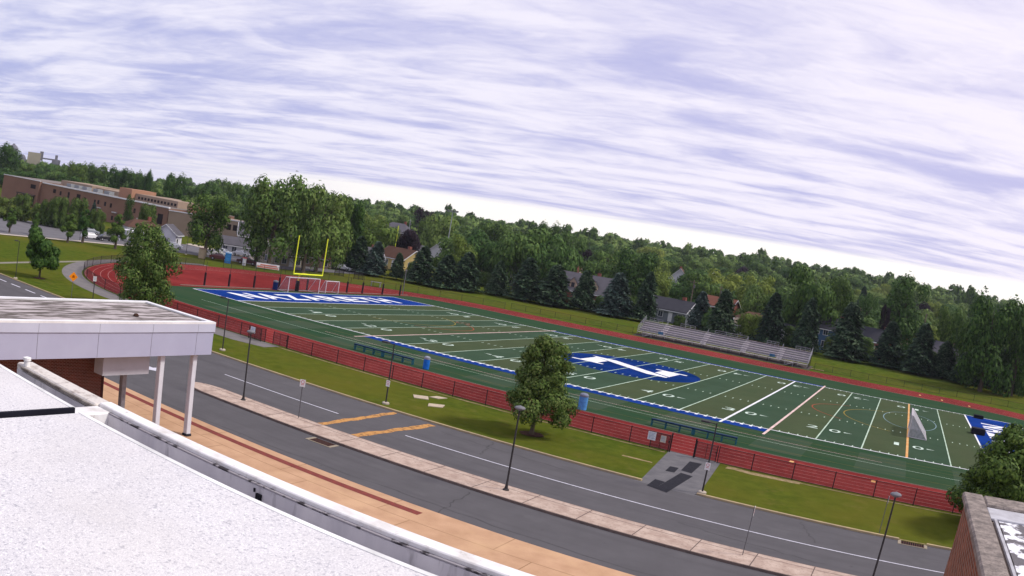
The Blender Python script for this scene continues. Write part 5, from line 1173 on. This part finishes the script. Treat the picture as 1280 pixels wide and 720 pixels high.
t = MB(); t.box(14.5, 21, -3, 3, 0, 17.6); t.box(16.5, 18.6, -1.5, 1.5, 17.6, 20.8); t.build('stair_tower', WGR, o)
o = thing('silo', 'grey domed silo beside the dark tree at the far left skyline', 'silo', (-489.7, 213.3, 5), 0)
t = MB(); t.lathe([(4.6, 0), (4.6, 21), (4.2, 23), (3, 24.6), (1.2, 25.6), (.8, 26.4)], 18); t.build('shell', WGR, o)
t = MB(); t.lathe([(3.6, 0), (3.6, 17), (2.6, 18.6), (1, 19.4)], 16, (9.5, 4, 0)); t.build('side_shell', WGR, o)

# ------------------------------------------------------------------ cars and street things
def car(x, y, rz, col, label, kind=0):
    z = terrain(x, y)+.07; o = thing('parked_car', label, 'car', (x, y, z), rz)
    pm_ = mat('car_paint_%d' % len(MATS), col, .25, var=.02, scale=1, spec=.6)
    prof = [(-2.2, .35), (-2.25, .75), (-2.1, .92), (-1.5, .98), (-.95, 1.40), (.55, 1.42), (1.15, .98), (2.0, .86), (2.2, .7), (2.2, .35)]
    t = MB(); W2 = .86; n = len(prof)
    rows = []
    for yy_, sc_, zz_ in ((-W2, .97, 0), (-W2*.96, 1, .0), (W2*.96, 1, 0), (W2, .97, 0)):
        rows.append([(px_*sc_, yy_ if pz_ < 1.0 else yy_*.80, .35+(pz_-.35)*sc_) for px_, pz_ in prof])
    i0 = 0
    for r_ in rows: t.v += r_
    for k in range(3):
        for i in range(n): t.f.append((k*n+i, k*n+(i+1) % n, (k+1)*n+(i+1) % n, (k+1)*n+i)[::-1]); t.mi.append(0)
    t.f.append(tuple(range(n))); t.f.append(tuple(3*n+i for i in range(n-1, -1, -1))); t.mi += [0, 0]
    t.build('body', pm_, o)
    t = MB()
    for s in (-1, 1): t.face([(-1.3, s*.80, 1.02), (.95, s*.80, 1.02), (.48, s*.715, 1.35), (-.88, s*.715, 1.35)][::s])
    t.face([(1.17, -.66, .99), (1.17, .66, .99), (.6, .6, 1.40), (.6, -.6, 1.40)]); t.face([(-1.52, .66, 1.0), (-1.52, -.66, 1.0), (-1.0, -.6, 1.385), (-1.0, .6, 1.385)])
    t.build('windows', GLASS, o)
    for a in (-1.38, 1.38):
        for s in (-1, 1): t = MB(); t.tube((a, s*.70, .33), (a, s*.90, .33), .33, n=14); w_ = t.build('wheel', mat('black_tyre', (.02, .02, .02), .8), o); t = MB(); t.tube((a, s*.901, .33), (a, s*.915, .33), .19, n=10); t.build('rim', mat('alloy_rim', (.4, .4, .42), .4), w_)
    for s in (-1, 1): t = MB(); t.box(2.19, 2.23, s*.62-.16, s*.62+.16, .62, .76); t.build('headlight', TRIM, o)
car(-78.6, 27.0, R_(82), (.78, .78, .80), 'white car parked in the lot right of the paired street trees')
car(-77.0, 30.4, R_(84), (.015, .015, .02), 'black car parked right beside the white car in the lot')
car(-52.6, 44.5, R_(40), (.10, .02, .025), 'dark red car parked under the trees left of the blue toilet')
car(-48.6, 49.0, R_(42), (.06, .015, .02), 'maroon car parked on the street right of the blue toilet')
car(-44.4, 77.0, R_(10), (.72, .74, .80), 'white car parked between the spruces right of the goalpost')
car(-72.5, 47.5, R_(60), (.70, .72, .76), 'white car parked under the small street tree near the porch house')
car(-66.5, 58.2, R_(20), (.62, .64, .70), 'pale car parked left of the dense dark round tree')
for (x_, y_, rz_, c_, l_) in ((-93, 36.5, 75, (.25, .27, .30), 'grey car parked behind the hedge end near the white awning'), (-60.5, 51.5, 48, (.62, .62, .64), 'white car parked below the dense dark round tree'), (-64.5, 62.6, 10, (.58, .58, .60), 'pale van shaped car beside the long white trailer house'), (-58.5, 66.5, 12, (.66, .66, .68), 'white car right of the trailer house, partly hidden by leaves'), (-74.6, 38.6, 70, (.05, .12, .30), 'blue car parked by the porch house awning')):
    car(x_, y_, R_(rz_), c_, l_)
o = thing('carport_awning', 'white flat awning on posts beside the parking lot hedge', 'awning', (-78.5, 41.5, 0), R_(38))
t = MB(); t.box(-5, 5, -1.8, 1.8, 2.5, 2.75); t.build('roof_panel', TRIM, o)
for sx_ in (-4.6, 0, 4.6):
    for sy_ in (-1.5, 1.5): t = MB(); t.box(sx_-.08, sx_+.08, sy_-.08, sy_+.08, 0, 2.5); t.build('post', TRIM, o)
o = thing('portable_toilet', 'blue portable toilet standing at the street behind the track', 'portable toilet', (-48.3, 43.0, 0), R_(40))
t = MB(); t.box(-.6, .6, -.6, .6, .05, 2.1, .04); t.build('cabin', mat('blue_plastic', (.03, .19, .50), .5), o)
t = MB(); t.lathe([(.82, 2.1), (.7, 2.22), (.3, 2.34), (.1, 2.36)], 4); t.build('roof', mat('pale_blue_plastic', (.30, .42, .55), .5), o)
t = MB(); t.box(-.4, .4, -.625, -.602, .2, 1.95); t.build('door', mat('mid_blue_plastic', (.05, .24, .55), .5), o)
o = thing('utility_cabinet', 'tan cylindrical container under the dense dark round tree', 'container', (-54.5, 41.0, 0)); t = MB(); t.lathe([(.75, 0), (.8, .1), (.8, 1.9), (.7, 2.0)], 16); t.build('body', pm('tan_container', (.40, .32, .22)), o); t = MB(); t.lathe([(.84, 2.0), (.6, 2.2), (.1, 2.25)], 16); t.build('lid', pm('brown_lid', (.2, .14, .1)), o)
o = thing('banner', 'low white banner with red lettering on posts at the street behind the goalpost', 'banner', (-40.0, 46.8, 0), R_(46))
t = MB(); t.box(-2.4, 2.4, -.03, .03, .35, 1.35); t.build('panel', SIGNW, o)
t = MB(); t.box(-2.2, 2.2, -.036, -.031, .42, .72); t.box(-1.6, 1.9, -.036, -.031, .84, 1.1); t.build('red_marking', mat('salmon_ink', (.70, .22, .16), .6), o)
for s in (-2.45, 2.45): t = MB(); t.box(s-.05, s+.05, -.05, .05, 0, 1.5); t.build('post', SGRY, o)
o = thing('white_post', 'short white post standing beside the maroon car', 'post', (-46.5, 46.2, 0)); t = MB(); t.box(-.3, .3, -.3, .3, 0, 1.5, .05); t.build('body', TRIM, o); t = MB(); t.box(-.36, .36, -.36, .36, 1.5, 1.62, .03); t.build('cap', SIGNR, o)
o = thing('picnic_table', 'small grey table by the far fence near the last net post', 'table', (-22.5, 61.0, ramp(61)), R_(30))
t = MB(); t.box(-1.1, 1.1, -.4, .4, .85, .95); t.build('top', GAL2, o)
for s in (-1, 1): t = MB(); t.box(s*.9-.06, s*.9+.06, -.35, .35, 0, .85); t.build('leg', GAL2, o)
for x, y, lab in ((-36.5, 66.0, 'left one of two small dark gates in the grass behind the soccer goal'), (-31.5, 66.6, 'right one of two small dark gates in the grass behind the soccer goal')):
    g_ = thing('fence_gate', lab, 'gate', (x, y, ramp(y)), R_(35)); t = MB()
    for s in (-1, 0, 1): t.tube((s, 0, 0), (s, 0, 1.7), .06, n=6)
    for z in (.2, .9, 1.6): t.tube((-1, 0, z), (1, 0, z), .04, n=6)
    t.build('gate_frame', BLK, g_); t = MB(); t.face([(-1, 0, .1), (1, 0, .1), (1, 0, 1.6), (-1, 0, 1.6)]); t.build('chain_link', CHAIN2, g_)
WOOD = mat('weathered_pole_wood', (.20, .16, .12), .9, col2=(.14, .11, .09), scale=3)
def upole(x, y, h, label, arm=2.2, m=WOOD, light=False, az=0.):
    o = thing('utility_pole', label, 'pole', (x, y, terrain(x, y)), az)
    t = MB(); t.tube((0, 0, -.5), (0, 0, h), .19, .13, n=8); t.build('pole', m, o)
    if light:
        t = MB(); t.box(-1.8, 1.8, -.1, .1, h-.25, h-.1); t.build('crossarm', m, o)
        for s in (-1.5, -.5, .5, 1.5): t = MB(); t.lathe([(.12, 0), (.34, .18), (.36, .4), (.1, .5)], 10, (s, 0, h-.1)); t.build('floodlight', HEADM, o)
    elif arm:
        t = MB(); t.box(-arm/2, arm/2, -.07, .07, h-.7, h-.55); t.build('crossarm', m, o)
        t = MB(); t.tube((.3, 0, h-2.2), (.3, 0, h-1.3), .2, n=8); t.build('transformer', SGRY, o)
upole(-62.9, 150.6, 18, 'tall grey floodlight mast rising above the small white gabled house', m=mat('grey_steel_mast', (.32, .34, .36), .6), light=True, az=R_(20))
upole(19.8, 143.5, 9.9, 'leaning looking wooden utility pole left of the blue green spruces behind the bleachers')
upole(26.0, 150, 9.5, 'pale utility pole right of the wooden one behind the bleachers', 1.4)
upole(83.7, 116.4, 12.2, 'bare brown pole standing among the dark spruces at the right', 0)
upole(5.5, 124, 9.2, 'utility pole rising behind the roof of the dormer house')
upole(-4.0, 136, 9.6, 'thin utility pole left of the purple black tree', 1.2)
upole(66.5, 138, 10.5, 'thin pale pole above the tall blue house', 1.0)
upole(-96, 176, 13, 'thin mast on the slope above the bushy green tree', 1.6, m=mat('grey_steel_mast', None))
o = thing('yellow_mast', 'thin yellow upright seen in front of the small yellow green tree', 'pole', (-59.1, 117.2, terrain(-59, 117))); t = MB(); t.tube((0, 0, 0), (0, 0, 11.4), .09, n=8); t.build('pole', YG, o); t = MB(); t.lathe([(.3, 0), (.3, .3), (.15, .4)], 10); t.build('base', GAL2, o)
o = thing('scoreboard_post', 'grey steel post rising behind the last net posts', 'post', (-13.2, 57.5, ramp(57.5))); t = MB(); t.tube((0, 0, 0), (0, 0, 4.6), .09, n=8); t.build('pole', SGRY, o); t = MB(); t.box(-.16, .16, -.1, .1, 4.6, 4.9); t.build('head', HEADM, o)
for x, y, lab in ((-71.5, 19.5, 'slim lamp post at the parking lot sidewalk below the parked cars'), (-69.6, 27.6, 'slim lamp post at the parking lot sidewalk between two street trees'), (-60.5, 41.5, 'slim lamp post by the street left of the dense round tree')):
    lamp_arm(x, y, 5.2, lab)

# ------------------------------------------------------------------ woods
hs = [(h[0], h[1], max(h[2], h[3])/2) for h in HOUSES]
fr = random.Random(77); KS = ['maple', 'oak', 'plane', 'maple', 'lime', 'oak', 'maple', 'plane', 'beech', 'conifer']
WT = [26, 22, 14, 12, 10, 9, 8, 8, 2, 4]
LMK = [(-54, 'above the left half of the brick school'), (-49, 'behind the right half of the brick school'), (-44, 'behind the dense dark street tree'), (-39.5, 'behind the big clump at the goalpost'), (-35.5, 'above the yellow house'), (-32.5, 'around the tall floodlight mast'), (-29, 'above the slim middle spruces'), (-25.5, 'left of the dormer house'), (-21.5, 'above the dormer house'), (-17.5, 'above the grey ranch house'), (-13.5, 'above the left half of the bleachers'), (-9, 'above the right half of the bleachers'), (-5, 'behind the very large dark tree'), (-.5, 'behind the tall yellowish tree'), (4, 'left of the huge dark tree'), (99, 'behind the huge dark tree at far right')]
KD = {'maple': 'rounded mid green', 'oak': 'dense dark green', 'plane': 'tall olive green', 'lime': 'bright green', 'beech': 'purple leaved', 'conifer': 'dark pointed', 'bush': 'low green'}
cnt = 0
def polar(d, a): return 80+d*math.sin(a), -78+d*math.cos(a)
d = 214.
named = [(t_[1], t_[2], t_[4]) for t_ in TREES]
while d < 505:
    a0, a1 = R_(-66), R_(15); sp = 10.4+(d-214)*.020; n = int((a1-a0)*d/sp)
    for i in range(n):
        a = a0+(a1-a0)*(i+fr.uniform(.1, .9))/n; dd = d+fr.uniform(-7, 7); x, y = polar(dd, a); ad = math.degrees(a)
        if ad < -50 and dd < 345+(-50-ad)*2.5: continue
        if ad < -44 and dd < 265: continue
        if ad < -38 and dd < 222: continue
        if any(math.hypot(x-hx, y-hy) < hr_+3.2 for hx, hy, hr_ in hs): continue
        if any(math.hypot(x-hx, y-hy) < min(5, 2+hr_*.5) for hx, hy, hr_ in named): continue
        front = [math.hypot(hx-80, hy+78)-dd for hx, hy, _ in hs if abs(math.atan2(hx-80, hy+78)-a) < .024 and 0 < math.hypot(hx-80, hy+78)-dd < 30]
        k = fr.choices(KS, WT)[0]; h = fr.uniform(7.5, 12.5)+(1 if d > 330 else 0)+(3 if fr.random() < .12 else 0); rad = fr.uniform(5.2, 7.6)+(d-214)*.007
        if front: k = 'bush'; h = fr.uniform(3, 4.6); rad = 2.8
        if ad < -50: h *= .8
        if k == 'conifer': rad = 3.4; h += 2
        if k == 'beech': rad *= .8
        tier = 'low on the slope' if dd < 290 else ('halfway up the slope' if dd < 390 else 'high on the slope')
        tree(k, x, y, h, rad, -.3 if k == 'bush' else h*.06, '%s tree %s, %s' % (KD[k], next(l for q, l in LMK if ad < q), tier), 'trees of the wooded slope'); cnt += 1
    d += 20+(d-214)*.09
print('slope trees', cnt)
import numpy as np
base = [crown_mesh('wood', 'w', 800, .18, 100+j, LM['oak'], lobes=10) for j in range(3)]
bc = []
for b in base: q = np.zeros(len(b.vertices)*3, np.float32); b.vertices.foreach_get('co', q); bc.append(q.reshape(-1, 3)); 
def wood(name, m, label, d0, d1, step, sp, seed, hh=(10, 15)):
    r = random.Random(seed); V = []; d = d0
    while d < d1:
        a0, a1 = R_(-68), R_(17); n = int((a1-a0)*d/sp)
        for i in range(n):
            a = a0+(a1-a0)*(i+r.uniform(0, 1))/n; dd = d+r.uniform(-step*.4, step*.4); x, y = polar(dd, a); h = r.uniform(*hh)*(1.25 if r.random() < .12 else 1); rad = r.uniform(7, 10)
            if math.degrees(a) < -48: h *= .8
            q = bc[r.randrange(3)]; th = r.uniform(0, 6.28); c, s = math.cos(th), math.sin(th)
            V.append(np.stack([x+rad*(q[:, 0]*c-q[:, 1]*s), y+rad*(q[:, 0]*s+q[:, 1]*c), terrain(x, y)-.5+q[:, 2]*h/2], 1))
        d += step
    V = np.concatenate(V).astype(np.float32); nf = len(V)//4; me = bpy.data.meshes.new(name)
    me.vertices.add(len(V)); me.vertices.foreach_set('co', V.ravel()); me.loops.add(nf*4); me.loops.foreach_set('vertex_index', np.arange(nf*4, dtype=np.int32)); me.polygons.add(nf); me.polygons.foreach_set('loop_start', np.arange(0, nf*4, 4, dtype=np.int32)); me.polygons.foreach_set('loop_total', np.full(nf, 4, np.int32)); me.materials.append(m); me.update(calc_edges=True)
    o = bpy.data.objects.new(name, me); COL.objects.link(o); tag(o, label, 'woods', kind='stuff'); return o
wood('distant_woods', LM['maple'], 'far wooded hillside of merged green crowns along the skyline', 525, 770, 34, 17, 5, (9, 13))
wood('distant_dark_woods', LM['oak'], 'darker tree crowns mixed through the far wooded hillside', 540, 800, 62, 22, 6, (11, 16))
for b in base: bpy.data.meshes.remove(b)

# ------------------------------------------------------------------ air
hm = bpy.data.materials.new('summer_haze'); hm.use_nodes = True; hn = hm.node_tree; hn.nodes.clear()
ho = hn.nodes.new('ShaderNodeOutputMaterial'); hv = hn.nodes.new('ShaderNodeVolumePrincipled'); hv.inputs['Color'].default_value = (.80, .86, 1, 1); hv.inputs['Density'].default_value = .00009; hv.inputs['Anisotropy'].default_value = .2
hn.links.new(hv.outputs[0], ho.inputs['Volume'])
t = MB(); t.box(-1700, 1800, -500, 1800, -2, 80)
hz = t.build('haze', hm); hz['kind'] = 'stuff'; hz['label'] = 'thin summer haze between the field and the wooded hills'
